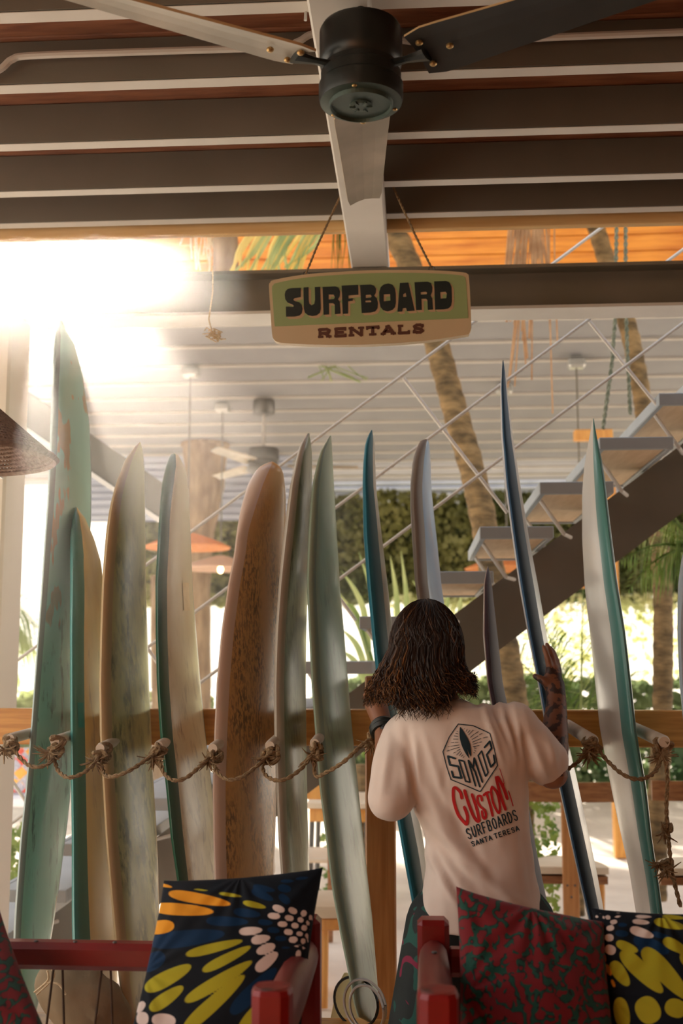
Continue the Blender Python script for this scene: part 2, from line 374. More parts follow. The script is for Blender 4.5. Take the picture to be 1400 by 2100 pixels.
# corrugated sheets closing the far side of the pavilion
def corrugated(px0, px1, py0, py1, Y, label):
    x0, x1 = P(px0, 1000, Y).x, P(px1, 1000, Y).x; z1, z0 = P(700, py0, Y).z, P(700, py1, Y).z
    g = G(); n = int((z1-z0)/.022); b = 0
    for i in range(n+1):
        z = lerp(z0, z1, i/n); y = Y + .022*sin(i/n*(z1-z0)/.095*2*pi)
        g.v += [V((x0, y, z)), V((x1, y, z)), V((x1, y+.01, z)), V((x0, y+.01, z))]
    for i in range(n):
        k = i*4
        g.face((k, k+1, k+5, k+4)); g.face((k+2, k+3, k+7, k+6))
    return tag(g.build('wall_far', M['corr'], smooth=True), label, kind='structure')
corrugated(165, 600, 893, 1066, 14.1, 'blue-grey corrugated sheet behind the tree trunk')
corrugated(590, 1500, 985, 1064, 16.6, 'grey corrugated band above the ivy screen')
# diagonal brace at left
a, b_ = P(-40, 775, 7.2), P(352, 1040, 7.2); d = b_-a
R = d.to_track_quat('X', 'Z').to_matrix()
o = G().box((a+b_)/2, (d.length, .12, .20), rot=R, bev=.004).build('roof_brace', M['steel']); tag(o, 'sloping grey brace behind the tall mint board', kind='structure')
G().box((a+b_)/2 - R @ V((0, 0, .115)), (d.length, .17, .03), rot=R).build('lit_flange', M['steel_pale_lit'], o, local=True)  # underside strip coloured pale like a face lit from below

# ---------------------------------------------------------------- staircase
SY0, SY1 = 4.6, 5.65
A = P(983, 1080, SY0); B_ = P(1135, 1080, SY0); Cn = P(1258, 988, SY0)
sdx, sdz = Cn.x-B_.x, Cn.z-B_.z; tw = B_.x-A.x; tth = A.z - P(983, 1105, SY0).z
st = thing('staircase', (A.x-11*sdx, 5.1, 0), 'open grey steel staircase with thin white rods rising to the right', 'staircase')
fr = G(); L = SY1-SY0
fr.box((0, -L/2+.012, 0), (tw, .024, tth), bev=.003).box((0, L/2-.012, 0), (tw, .024, tth), bev=.003)
fr.box((-tw/2+.012, 0, 0), (.024, L-.05, tth), bev=.003).box((tw/2-.012, 0, 0), (.024, L-.05, tth), bev=.003)
fr.box((0, 0, tth/2-.006), (tw-.04, L-.04, .006))
frm = fr.mesh('tread', [M['grey_tread']])
tb = G(); tb.box((0, 0, -.006), (tw-.05, L-.05, tth-.028), bev=.003); tbm = tb.mesh('tread_board', [M['tread_wood']])
tsm = [G().tube([V((-tw*.42, s_*.33, -tth/2)), V((-tw*.10, s_*.33, -.17)), V((tw*.05, s_*.2, -.17))], .009, 6).mesh('bracket', [M['steel_pale_lit']]) for s_ in (-1, 1)]
for k in range(-11, 7):
    o = link('tread', frm, st, local=True); o.location = V((A.x+tw/2+k*sdx, (SY0+SY1)/2, A.z-tth/2+k*sdz)) - st.location
    c = link('tread_board', tbm, o, local=True); c.location = (0, 0, 0); c = link('bracket', tsm[0], o, local=True); c = link('bracket', tsm[1], o, local=True)
a = P(1038, 1180, 5.08); sl = sdz/sdx; hv = .305
g = G(); x0, x1 = a.x-10.6*sdx, a.x+8*sdx
z0_, z1_ = a.z+(x0-a.x)*sl, a.z+(x1-a.x)*sl
g.prism([[(x0, 5.08, z0_-hv), (x1, 5.08, z1_-hv), (x1, 5.08, z1_), (x0, 5.08, z0_)]], (0, .12, 0))
g.build('stringer', M['steel'], st)
dirv = V((sdx, 0, sdz))
def rodrail(px, py, Y=4.63, n0=-10, n1=9, r=.0068):
    a = P(px, py, Y); return G().tube([a+dirv*n0, a+dirv*n1], r, 8)
def clip(a, zmax): return a
for (px, py) in ((985, 972), (945, 850), (905, 710)):
    a = P(px, py, 4.63); lo = -min(9, (a.z-.25)/sdz) ; rodrail(px, py, n0=lo, n1=(4.1-a.z)/sdz).build('rail_rod', M['steel_pale_lit'], st, smooth=True)
pa, pb = P(827, 775, 4.66), P(1040, 1052, 4.66); ps = (P(1292, 755, 4.66)-P(985, 972, 4.66))
for k in (-3, -2, -1, 0, 1, 2):
    G().tube([pa+ps*k, pb+ps*k], .0075, 8).build('rail_post', M['steel_pale_lit'], st, smooth=True)

# ---------------------------------------------------------------- fans
def blade_mesh(L, w0, w1, th, pitch, sweep=.0, mats=None, m=0, r0=.16):
    """blade along +X from r0, leading edge +Y, pitched about X"""
    g = G(); n = 14; prof = []
    R = Matrix.Rotation(pitch, 3, 'X')
    for i in range(n+1):
        t = i/n; x = r0+t*(L-r0)
        wd = lerp(w0, w1, t**.8) * (1 if t > .08 else .80+.2*t/.08) * (1 if t < .97 else .9)
        cy = sweep*t*t
        zc = .0
        for s_, (yy, zz) in enumerate(((-.5, 0), (-.25, .006), (0, .009), (.25, .006), (.5, 0), (.5, -th), (.25, .006-th), (0, .009-th), (-.25, .006-th), (-.5, -th))):
            p = R @ V((0, yy*wd+cy, zz)); g.v.append(V((x, p.y, p.z + zc)))
    for i in range(n):
        for k in range(10):
            k2 = (k+1) % 10; g.face((i*10+k, i*10+k2, (i+1)*10+k2, (i+1)*10+k), 1 if k in (4, 9) else 0)
    g.face([k for k in range(10)][::-1]); g.face([n*10+k for k in range(10)])
    return g.mesh('blade', mats)
def fan(loc, R0, H, rod, L, ang0, label, mats, plate, blades, w0, w1, canopy=None, pitch=.25, zb=.5, fr=True):
    t = thing('ceiling_fan', loc, label, 'fan')
    body, pl, rodm = mats
    g = G().lathe([(R0*.97, 0), (R0, .012), (R0, H*.22), (R0*.95, H*.25), (R0*.95, H*.38), (R0*.9, H*.40), (R0*.9, H*.46), (R0*.97, H*.5), (R0*.985, H*.6), (R0*.985, H*.93), (R0*.93, H*.985), (R0*.8, H), (0.001, H)], n=48)
    g.lathe([(.001, .001), (R0*.97, .001)], n=48)
    g.build('motor_housing', body, t, smooth=True, local=True)
    g = G().lathe([(.001, -.004), (R0*.70, -.004), (R0*.72, -.012), (R0*.745, -.012), (R0*.76, -.002), (R0*.96, 0.0), (R0*.975, .006)], n=48)
    g.lathe([(.001, -.010), (R0*.2, -.010), (R0*.27, -.007), (R0*.27, -.003)], n=24)
    for k in range(6):
        an = k*pi/3; g.box((R0*.2*cos(an), R0*.2*sin(an), -.011), (R0*.14, R0*.05, .004), rot=Matrix.Rotation(an, 3, 'Z'))
    g.build('bottom_plate', plate, t, smooth=False, local=True)
    for k in range(3):
        an = k*2*pi/3+.4; G().ell((R0*.86*cos(an), R0*.86*sin(an), -.002), (.006, .006, .003), n=8).build('screw', M['brass'], t, local=True)
    g = G().tube([(0, 0, H*.98), (0, 0, H+rod)], R0*.1, 12); g.build('rod', rodm, t, smooth=True, local=True)
    if canopy: G().lathe([(canopy, rod+H-.001), (canopy, rod+H-.12), (canopy*.9, rod+H-.14), (.02, rod+H-.14)], n=32).build('canopy', body, t, smooth=True, local=True)
    for k in range(3):
        an = ang0+k*2*pi/3; Rz = Matrix.Rotation(an, 4, 'Z')
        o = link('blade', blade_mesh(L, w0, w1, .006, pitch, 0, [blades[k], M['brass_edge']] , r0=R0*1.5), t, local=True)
        o.location = (0, 0, H*zb); o.rotation_euler = (0, 0, an)
        g = G(); g.tube([V((R0*.8, 0, -.004)), V((R0*1.2, 0, -.006)), V((R0*1.75, 0, -.01))], [.018, .014, .026], 8, flat=.35, up=V((0, 0, 1)))
        c = g.build('blade_bracket', body, o, local=True)
        for (sx, sy) in ((R0*1.75, .035), (R0*1.75, -.035), (R0*2.35, 0)):
            p = Matrix.Rotation(pitch, 3, 'X') @ V((0, sy, -.008)); G().ell((sx, p.y, p.z), (.009, .009, .006), n=10).build('screw', M['brass'], o, local=True)
    return t
fc = P(740, 211, 2.45)
fan(fc, .098, .185, 3.11-fc.z-.185, .74, radians(92), 'black ceiling fan with wide blades above the hanging sign',
    (M['fan_black'], M['fan_plate'], M['black']), M['fan_plate'], [M['blade_grey'], M['blade_grey'], M['blade_shaded']], .155, .10, pitch=-.24, zb=.42)  # two blades painted lit, one painted in shade
fz = PZ(541, 822, 4.17)
fan(V((fz.x, fz.y, P(541, 968, fz.y).z)), .16, .24, 4.17-.24-P(541, 968, fz.y).z, .95, radians(10), 'small grey ceiling fan on a white rod under the pavilion roof',
    (M['fan_grey'], M['fan_grey'], M['batten']), M['fan_grey'], [M['blade_grey']]*3, .16, .11, canopy=.11, pitch=.3, zb=.3)

# ---------------------------------------------------------------- hanging sign
SC = 3.182; SYY = 3.60
def sp_(x, y, dy=0.0): return P(540+x/SC, 540+y/SC, SYY) + V((0, dy, 0))
def board_outline(ins=0):
    o = [(36, 150), (45, 125), (70, 108), (250, 75), (450, 58), (700, 45), (1000, 43), (1200, 50), (1310, 60), (1330, 70), (1340, 90), (1350, 250), (1356, 400), (1354, 430), (1340, 458), (1320, 466), (1100, 500), (850, 522), (600, 532), (350, 531), (150, 522), (90, 512), (65, 492), (55, 450), (45, 300)]
    c = catmull([(x, y, 0) for x, y in o], 3, True)
    if ins:
        m = V((695, 288, 0)); c = [V((p.x + (ins if p.x < m.x else -ins)*min(1, abs(p.x-m.x)/600), p.y + (ins if p.y < m.y else -ins)*min(1, abs(p.y-m.y)/180), 0)) for p in c]
    return c
sg = thing('hanging_sign', sp_(695, 288, .01), 'green and cream sign reading SURFBOARD RENTALS hung on two ropes', 'sign')
oc = board_outline()
g = G().prism([[sp_(p.x, p.y) for p in oc]], (0, .028, 0)); g.build('board', M['sign_cream'], sg)
ic = board_outline(20)
def split_y(x): return 413 - (x-60)*(55/1280)
up = [p for p in ic]
top = [(p.x, min(p.y, split_y(p.x))) for p in ic]
dd = []
for p in top:
    if not dd or (abs(p[0]-dd[-1][0])+abs(p[1]-dd[-1][1])) > 1.5: dd.append(p)
G().prism([[sp_(x, y, -.0012) for x, y in dd]], (0, .0012, 0)).build('green_field', M['sign_green'], sg)
LET = {
 'S': [[(180, 164), (243, 162), (244, 208), (243, 222), (205, 228), (195, 238), (202, 247), (232, 256), (250, 275), (256, 300), (250, 328), (235, 343), (205, 349), (148, 350), (147, 285), (165, 284), (192, 287), (200, 281), (190, 271), (158, 258), (143, 237), (139, 207), (145, 183), (160, 169)]],
 'U': [[(262, 160), (295, 157), (296, 240), (300, 266), (315, 276), (331, 267), (337, 240), (335, 157), (371, 155), (375, 300), (368, 325), (348, 341), (320, 346), (290, 340), (270, 322), (264, 295)]],
 'R': [[(386, 156), (470, 152), (490, 162), (500, 185), (498, 215), (486, 237), (498, 252), (503, 330), (466, 334), (465, 272), (455, 262), (427, 262), (428, 335), (393, 338)], [(425, 205), (425, 238), (460, 236), (466, 222), (458, 206)]],
 'F': [[(510, 148), (618, 142), (620, 207), (555, 212), (555, 232), (583, 230), (583, 247), (552, 250), (552, 330), (518, 332)]],
 'B': [[(630, 143), (700, 140), (722, 148), (735, 168), (733, 195), (722, 213), (740, 232), (747, 262), (744, 295), (730, 315), (700, 323), (641, 326)], [(668, 208), (668, 228), (700, 226), (707, 217), (698, 206)], [(666, 246), (666, 257), (700, 256), (704, 250), (696, 244)]],
 'O': [[(755, 190), (765, 157), (785, 140), (815, 134), (840, 141), (857, 165), (863, 200), (864, 260), (858, 288), (840, 307), (810, 315), (780, 308), (763, 286), (756, 250)], [(785, 205), (785, 250), (828, 246), (826, 202)]],
 'A': [[(890, 130), (945, 127), (986, 310), (936, 314), (930, 293), (908, 295), (905, 316), (874, 318)], [(912, 203), (911, 222), (933, 221), (928, 195)]],
 'R2': [[(985, 126), (1070, 122), (1093, 131), (1102, 158), (1100, 190), (1090, 212), (1101, 230), (1106, 303), (1072, 306), (1069, 242), (1060, 233), (1030, 234), (1032, 306), (996, 308)], [(1025, 190), (1026, 207), (1063, 205), (1068, 195), (1060, 187)]],
 'D': [[(1113, 120), (1190, 117), (1213, 127), (1226, 155), (1229, 250), (1223, 280), (1205, 297), (1175, 302), (1120, 304)], [(1153, 190), (1155, 233), (1192, 230), (1196, 200), (1188, 187)]]}
for kk, lps in LET.items():
    gs = G(); 
    for q in range(3):
        f = (q+1)/3
        gs.prism([[sp_(x+15*f, y+14*f, -.0018-.0002*(3-q)) for x, y in lp] for lp in lps], (0, .0008, 0))
    gs.build('letter_shadow', M['sign_tan'], sg)
    G().prism([[sp_(x, y, -.0036) for x, y in lp] for lp in lps], (0, .001, 0)).build('letter', M['sign_ink'], sg)
# stroke font, unit box, y down
FONT = {
 'S': [[(.9, .2), (.7, .03), (.35, .03), (.12, .2), (.2, .42), (.75, .56), (.9, .78), (.7, .97), (.35, .97), (.08, .8)]],
 'U': [[(.1, 0), (.12, .7), (.35, .98), (.65, .98), (.88, .7), (.9, 0)]],
 'R': [[(.12, 1), (.12, .02), (.7, .02), (.9, .2), (.85, .42), (.6, .52), (.14, .52)], [(.5, .52), (.95, 1)]],
 'F': [[(.9, .02), (.12, .02), (.12, 1)], [(.12, .48), (.75, .48)]],
 'B': [[(.12, .5), (.7, .5), (.9, .7), (.8, .95), (.55, .98), (.12, .98), (.12, .02), (.6, .02), (.82, .15), (.8, .38), (.6, .5)]],
 'O': [[(.5, .0), (.15, .18), (.08, .55), (.2, .9), (.5, 1), (.82, .88), (.93, .5), (.84, .15), (.5, 0), (.4, .03)]],
 'A': [[(.02, 1), (.5, 0), (.98, 1)], [(.2, .66), (.8, .66)]],
 'D': [[(.12, .02), (.12, .98), (.55, .98), (.9, .7), (.9, .3), (.55, .02), (.08, .02)]],
 'N': [[(.1, 1), (.1, 0), (.9, 1), (.9, 0)]],
 'T': [[(.0, .03), (1, .03)], [(.5, .03), (.5, 1)]],
 'E': [[(.95, .03), (.12, .03), (.12, .97), (.98, .97)], [(.12, .5), (.75, .5)]],
 'L': [[(.12, 0), (.12, .97), (.95, .97)]]}
SER = {'R': [[(0, .04), (.4, .04)], [(0, .96), (.34, .96)], [(.68, .96), (1.05, .96)]], 'E': [[(0, .96), (.4, .96)], [(0, .04), (.3, .04)], [(.95, .0), (.95, .22)], [(.98, .78), (.98, 1)]], 'N': [[(-.04, .04), (.26, .04)], [(-.04, .96), (.3, .96)], [(.7, .04), (1.06, .04)]], 'T': [[(.25, .96), (.75, .96)], [(.03, .0), (.03, .25)], [(.97, 0), (.97, .25)]], 'A': [[(-.1, .96), (.22, .96)], [(.76, .96), (1.1, .96)], [(.3, .04), (.6, .04)]], 'L': [[(0, .04), (.36, .04)], [(0, .96), (.4, .96)], [(.97, .72), (.97, 1)]], 'S': [[(.9, .0), (.9, .25)], [(.08, .75), (.08, 1)]]}
def stroke_quads(pts, w):
    """flat ribbon outline quads for a 2D polyline"""
    out = []
    for i in range(len(pts)-1):
        a, b = V((*pts[i], 0)), V((*pts[i+1], 0)); d = (b-a)
        if d.length < 1e-6: continue
        d.normalize(); n = V((-d.y, d.x, 0))*w/2; e = d*w*.32
        out.append([a-e+n, a-e-n, b+e-n, b+e+n])
    return out
bxs = {'R': (352, 92), 'E': (458, 86), 'N': (555, 100), 'T': (666, 92), 'A': (768, 92), 'L': (872, 86), 'S': (968, 84)}
for k, ch in enumerate('RENTALS'):
    x0, wd = bxs[ch]; g = G()
    for pl, wst, zz in [(p, 20, 0) for p in FONT[ch]] + [(p, 15, 1) for p in SER[ch]]:
        mp = []
        for (u, v_) in pl:
            x = x0+8+u*(wd-16); y = lerp(433, 483, v_) - (x-352)*.0475 ; mp.append((x, y))
        for i, q in enumerate(stroke_quads(mp, wst)):
            g.prism([[sp_(p.x, p.y, -.0013-.00008*((i*2+zz) % 7)) for p in q]], (0, .0012, 0))
    g.build('letter', M['sign_brown'], sg)
# eyes and ropes
for (ex, ey) in ((275, 66), (1098, 30)):
    c = sp_(ex, ey, .014); R = Matrix.Rotation(pi/2, 3, 'X'); g = G()
    g.tube([c + V((.010*cos(a), 0, .010*sin(a))) for a in [i*2*pi/14 for i in range(15)]], .0028, 6)
    g.tube([c - V((0, 0, .010)), c - V((0, 0, .03))], .003, 6); g.build('eye_screw', M['steel_dark'], sg)
def rope(pts, r, name, m, parent=None, twist=3, seg=None, smooth=True):
    """two strand twisted rope"""
    pts = [V(p) for p in pts]; L = sum((pts[i+1]-pts[i]).length for i in range(len(pts)-1)); n = max(8, int(L/(r*1.5))) if seg is None else seg
    cum = [0]
    for i in range(len(pts)-1): cum.append(cum[-1]+(pts[i+1]-pts[i]).length)
    path = []
    for i in range(n+1):
        s_ = L*i/n; k = max(j for j in range(len(cum)) if cum[j] <= s_+1e-9); k = min(k, len(pts)-2)
        path.append(pts[k].lerp(pts[k+1], (s_-cum[k])/max(1e-9, cum[k+1]-cum[k])))
    g = G()
    for st_ in (0, pi):
        sp2 = []
        for i, p in enumerate(path):
            t = (path[min(i+1, n)]-path[max(i-1, 0)]).normalized(); a = t.cross(V((.3, .9, .2))).normalized(); c = t.cross(a); an = st_ + L*i/n/(r*7)*2*pi
            sp2.append(p + (a*cos(an)+c*sin(an))*r*.5)
        g.tube(sp2, r*.62, 5)
    return g.build(name, m, parent, smooth=smooth)
rope([sp_(275, 58, .014), P(650, 505, 3.60), P(706, 384, 3.62)], .0042, 'hanging_rope', M['rope'], sg)
rope([sp_(1098, 22, .014), P(850, 480, 3.60), P(806, 384, 3.62)], .0042, 'hanging_rope', M['rope'], sg)
# loose thread with frayed knot left of the sign
g = rope([P(436, 545, 4.16), P(436, 600, 4.15), P(428, 655, 4.15), P(437, 690, 4.15)], .003, 'hanging_string', M['rope_pale'])
tag(g, 'thin pale string with a frayed end hanging from the cross beam', 'string')
random.seed(5); q = G()
for k in range(26):
    a = P(random.uniform(430, 452), random.uniform(676, 690), 4.15); q.tube([a, a+V((random.uniform(-.02, .02), 0, random.uniform(-.01, .01))), a+V((random.uniform(-.035, .035), 0, random.uniform(-.03, .005)))], .0022, 4)
q.build('frayed_end', M['rope_pale'], g, local=True)
# ================================================================== BOARD RACK
RY = 3.72
zt, zb_ = P(700, 1455, RY).z, P(700, 1530, RY).z
rk = thing('board_rack', (0, 3.75, 0), 'honey coloured wooden rack rail with pegs that the boards lean on', 'rack')
G().box((.15, RY+.025, (zt+zb_)/2), (5.6, .05, zt-zb_), bev=.004).build('rail', M['rail_wood'], rk)
pw0, pw1 = P(750, 1800, 3.80).x, P(812, 1800, 3.80).x
zp = P(700, 1386, 3.8).z
for xx, zz in (((pw0+pw1)/2, zp), (-2.45, zt), (2.7, zt)):
    G().box((xx, 3.80, zz/2), (pw1-pw0, .07, zz), bev=.005).build('post', M['post_wood'], rk)
G().box((.15, 3.23, .55), (5.4, .30, .05), bev=.005).build('shelf', M['rail_wood'], rk)
for xx in (-2.4, (pw0+pw1)/2, 2.65):
    G().box((xx, 3.14, .2625), (.07, .07, .525), bev=.005).build('leg', M['post_wood'], rk)
KN = [(20, 1525), (112, 1530), (205, 1545), (325, 1540), (436, 1545), (553, 1540), (645, 1535), (772, 1508), (945, 1535), (1085, 1545), (1215, 1530), (1362, 1532)]
KY = 3.20
def frays(g, c, n, L, sx=1, down=1):
    for k in range(n):
        d = V((random.uniform(-1, 1), random.uniform(-.6, .2), random.uniform(-1, .25)*down)).normalized()*L*random.uniform(.5, 1)
        g.tube([c, c+d*.5+V((0, 0, -.004)), c+d], [.0032, .0025, .001], 4)
for i, (kx, ky) in enumerate(KN):
    e = P(kx, ky-10, KY); root = V((e.x, RY+.01, lerp(e.z, (zt+zb_)/2, .6)+.012))
    G().tube([root, root.lerp(e, .97), e], [.019, .019, .015] if kx > 900 else [.016, .0155, .013], 14).build('peg', M['dowel'], rk, smooth=True)
# rope strung in front of the boards
ROP = [[(20, 1525, 0), (45, 1558, .03), (70, 1573, .06), (100, 1566, .05), (112, 1545, 0)],
 [(112, 1545, 0), (117, 1577, .03), (138, 1594, .07), (165, 1588, .07), (190, 1570, .04), (205, 1548, 0)],
 [(205, 1548, 0), (211, 1582, .03), (225, 1593, .07), (262, 1582, .08), (300, 1558, .04), (325, 1540, 0)],
 [(325, 1540, 0), (332, 1578, .03), (352, 1599, .07), (380, 1596, .07), (412, 1570, .04), (436, 1545, 0)],
 [(436, 1545, 0), (442, 1580, .03), (465, 1598, .07), (495, 1594, .07), (528, 1570, .04), (553, 1545, 0)],
 [(540, 1555, 0), (541, 1585, .03), (565, 1600, .07), (592, 1595, .07), (622, 1572, .04), (645, 1538, 0)],
 [(645, 1538, 0), (646, 1590, .02), (668, 1584, .06), (705, 1562, .08), (742, 1528, .05), (772, 1508, 0)],
 [(772, 1508, 0), (850, 1560, -.06), (945, 1535, 0)], [(945, 1535, 0), (1010, 1575, -.06), (1085, 1545, 0)],
 [(1085, 1545, 0), (1120, 1575, .02), (1160, 1578, .05), (1190, 1558, .02), (1215, 1532, 0)],
 [(1222, 1530, 0), (1245, 1560, .03), (1280, 1590, .08), (1315, 1598, .08), (1345, 1580, .04), (1362, 1535, 0)],
 [(1362, 1535, 0), (1368, 1600, .03), (1366, 1660, .03), (1372, 1740, .03), (1378, 1790, .03), (1395, 1860, .03)]]
rp = thing('strung_rope', P(20, 1525, KY), 'brown hemp rope sagging from peg to peg across the boards', 'rope')
for sgm in ROP:
    rope(catmull([P(x, y, KY-dy) for x, y, dy in sgm], 5), .0062, 'rope_span', M['rope'], rp)
random.seed(11)
for i, (kx, ky) in enumerate(KN + [(1368, 1692), (1372, 1770)]):
    c = P(kx, ky, KY if i < 12 else KY-.03); g = G()
    for k in range(5 if i < 12 else 3):
        a0 = random.uniform(0, 6.28); tl = random.uniform(-.6, .6); rr = random.uniform(.011, .017) if i < 12 else .008; off = V((random.uniform(-.012, .012), random.uniform(-.006, .03), random.uniform(-.022, .012)))
        g.tube([c+off+Matrix.Rotation(tl, 3, 'Y') @ Matrix.Rotation(tl*1.3, 3, 'Z') @ V((rr*cos(a), .012*sin(a*2+a0), rr*sin(a))) for a in [j*2*pi/14 for j in range(15)]], .0062, 6)
    frays(g, c+V((-.012, -.01, -.015)), 26 if i in (1, 2, 3, 4, 10, 11, 7) else 12, .05)
    if i == 13: frays(g, c+V((-.03, 0, 0)), 30, .035)
    g.build('knot', M['rope'], rp, smooth=True)

# ================================================================== SURFBOARDS
def board_mat(name, c1, c2, grime=None, zr=None, gl=.5, gh=.62, gs=(60, 60, 12), rough=.28, patch=None, pz=(.5, .55), ps=4, pstr=(1.5, 1.5, .5), coat=.12):
    m = mat(name, c1, c2, rough=rough, scale=2.2, stretch=(3, 3, .7), lo=.3, hi=.7, coat=coat)
    t = m.node_tree; b = t.nodes['Principled BSDF']; src = b.inputs['Base Color'].links[0].from_socket
    tcn = [n for n in t.nodes if n.type == 'TEX_COORD'][0]
    def layer(src, col, sc, det, lo, hi, st, amt=1.0):
        mp = t.nodes.new('ShaderNodeMapping'); mp.inputs['Scale'].default_value = st; t.links.new(tcn.outputs['Object'], mp.inputs[0])
        nz = t.nodes.new('ShaderNodeTexNoise'); nz.inputs['Scale'].default_value = sc; nz.inputs['Detail'].default_value = det; nz.inputs['Roughness'].default_value = .6
        t.links.new(mp.outputs[0], nz.inputs['Vector'])
        r = t.nodes.new('ShaderNodeMapRange'); r.inputs['From Min'].default_value = lo; r.inputs['From Max'].default_value = hi; r.inputs['To Max'].default_value = amt
        t.links.new(nz.outputs['Fac'], r.inputs['Value'])
        mx = t.nodes.new('ShaderNodeMix'); mx.data_type = 'RGBA'; mx.inputs['B'].default_value = (*col, 1)
        t.links.new(src, mx.inputs['A']); t.links.new(r.outputs[0], mx.inputs['Factor']); return mx.outputs['Result']
    if patch: src = layer(src, patch, ps, 3, pz[0], pz[1], pstr)
    base = src
    if grime:
        src0 = src; src = layer(src, grime, 1, 6, gl, gh, gs, .85)
        nl = t.nodes.new('ShaderNodeTexNoise'); nl.inputs['Scale'].default_value = 9; nl.inputs['Detail'].default_value = 4; mpl = t.nodes.new('ShaderNodeMapping'); mpl.inputs['Scale'].default_value = (1, 1, .45); t.links.new(tcn.outputs['Object'], mpl.inputs[0]); t.links.new(mpl.outputs[0], nl.inputs['Vector'])
        rl = t.nodes.new('ShaderNodeMapRange'); rl.inputs['From Min'].default_value = .38; rl.inputs['From Max'].default_value = .60; t.links.new(nl.outputs['Fac'], rl.inputs['Value'])
        ml = t.nodes.new('ShaderNodeMix'); ml.data_type = 'RGBA'; t.links.new(src0, ml.inputs['A']); t.links.new(src, ml.inputs['B']); t.links.new(rl.outputs[0], ml.inputs['Factor']); src = ml.outputs['Result']
        src = layer(src, tuple(x*.75 for x in grime), 1, 3, .50, .70, (3, 3, 1.6), .5)
    if zr:
        sz = t.nodes.new('ShaderNodeSeparateXYZ'); t.links.new(tcn.outputs['Object'], sz.inputs[0]); r = t.nodes.new('ShaderNodeMapRange'); r.inputs['From Min'].default_value = zr[0]; r.inputs['From Max'].default_value = zr[1]; t.links.new(sz.outputs['Z'], r.inputs['Value'])
        mx = t.nodes.new('ShaderNodeMix'); mx.data_type = 'RGBA'; t.links.new(base, mx.inputs['A']); t.links.new(src, mx.inputs['B']); t.links.new(r.outputs[0], mx.inputs['Factor']); src = mx.outputs['Result']
    t.links.new(src, b.inputs['Base Color']); return m
OUT_W = .245
def outline_t(s):
    n = min(1, s/.42); t = max(0, (s-.62)/.38)
    return (max(0, 1-(1-n)**2.1)**.72) * (1-.52*t**1.8) * (1 if s < .985 else sqrt(max(0, 1-((s-.985)/.015)**2))*.999+.001)
def yc_at(z): return 3.30 + .20*(z-.45) if z > .45 else 3.30
def surfboard(name, L, Rr, phi_deg, mats, label, face_right=True, group=None, b0=.030, z_end=None, dy=0.0, aw=OUT_W, nose_soft=1.0, split=(.5, .5)):
    ys = sorted(set([y for y, _ in L] + [y for y, _ in Rr])); y0, y1 = ys[0], ys[-1]
    n = 56; g = G(); K = 28; phi = radians(phi_deg)
    for i in range(n+1):
        s_ = i/n; s_ = s_**1.35 if s_ < .5 else s_**1.35
        y = lerp(y0, y1, s_); xl, xr = interp(L, y), interp(Rr, y); xm = (xl+xr)/2
        z = CZ
        for _ in range(4): c = P(xm, y, yc_at(z)+dy); z = c.z
        d = (c-CAM).dot(_f); h = max(.0015, (xr-xl)/2*d/F)
        ray = atan2(c.x, c.y); ph = phi if face_right else -phi
        wv = V((sin(ray+ph), cos(ray+ph), 0)); nv = V((wv.y, -wv.x, 0))
        a = aw*outline_t(s_); b = b0*min(1, (s_/.16))**.55*(1 if s_ < .86 else 1-.45*(s_-.86)/.14)
        b = max(b, .004); a = max(a, .006)
        pr = sqrt((a*sin(phi))**2 + (b*cos(phi))**2); k = h/pr
        a *= min(k, 1.6) if k < 1 else k**.5; b = sqrt(max(1e-6, h*h-(a*sin(phi))**2))/cos(phi) if h > a*sin(phi) else b*k
        if h <= a*sin(phi): a = sqrt(max(1e-6, h*h-(b*cos(phi))**2))/sin(phi) if h > b*cos(phi) else h/sin(phi)*.8
        b = min(b, .042)
        for j in range(K):
            an = 2*pi*j/K; ca, sa = cos(an), sin(an)
            e = .85
            g.v.append(c - wv*a*(abs(ca)**e*(1 if ca >= 0 else -1)) + nv*b*(abs(sa)**e*(1 if sa >= 0 else -1)))
    # j=0 near rail, j=K/4 facing +nv (screen right), j=K/2 far rail
    r0, r1 = split
    for i in range(n):
        for j in range(K):
            j2 = (j+1) % K; am = (j+.5)/K*360
            if am < r0*90 or am > 360-r1*90 or 180-35 < am < 180+35: m = 0
            elif am < 180: m = 1
            else: m = 2
            g.face((i*K+j, i*K+j2, (i+1)*K+j2, (i+1)*K+j), m)
    g.face(range(K)[::-1], 0); g.face([n*K+j for j in range(K)], 0)
    o = g.build('surfboard', mats, smooth=True)
    # keep vertices local to the tail
    tail = V(g.v[n*K])
    for v in o.data.vertices: v.co = v.co - tail
    o.location = tail
    tag(o, label, 'surfboard', 'rental boards leaning on the rack'); return o
T = lambda s_: s_
mint = board_mat('mint_foam', (.42, .68, .55), (.50, .76, .63), grime=(.05, .07, .05), gl=.53, gh=.60, gs=(30, 30, 9), zr=(1.30, 1.05), patch=(.62, .46, .27), pz=(.60, .62), ps=3.2, pstr=(6, 2, .9))
mint_g = board_mat('mint_lower', (.30, .58, .50), (.50, .72, .62), grime=(.10, .13, .09), gl=.52, gh=.60, gs=(70, 70, 14))
B = {}
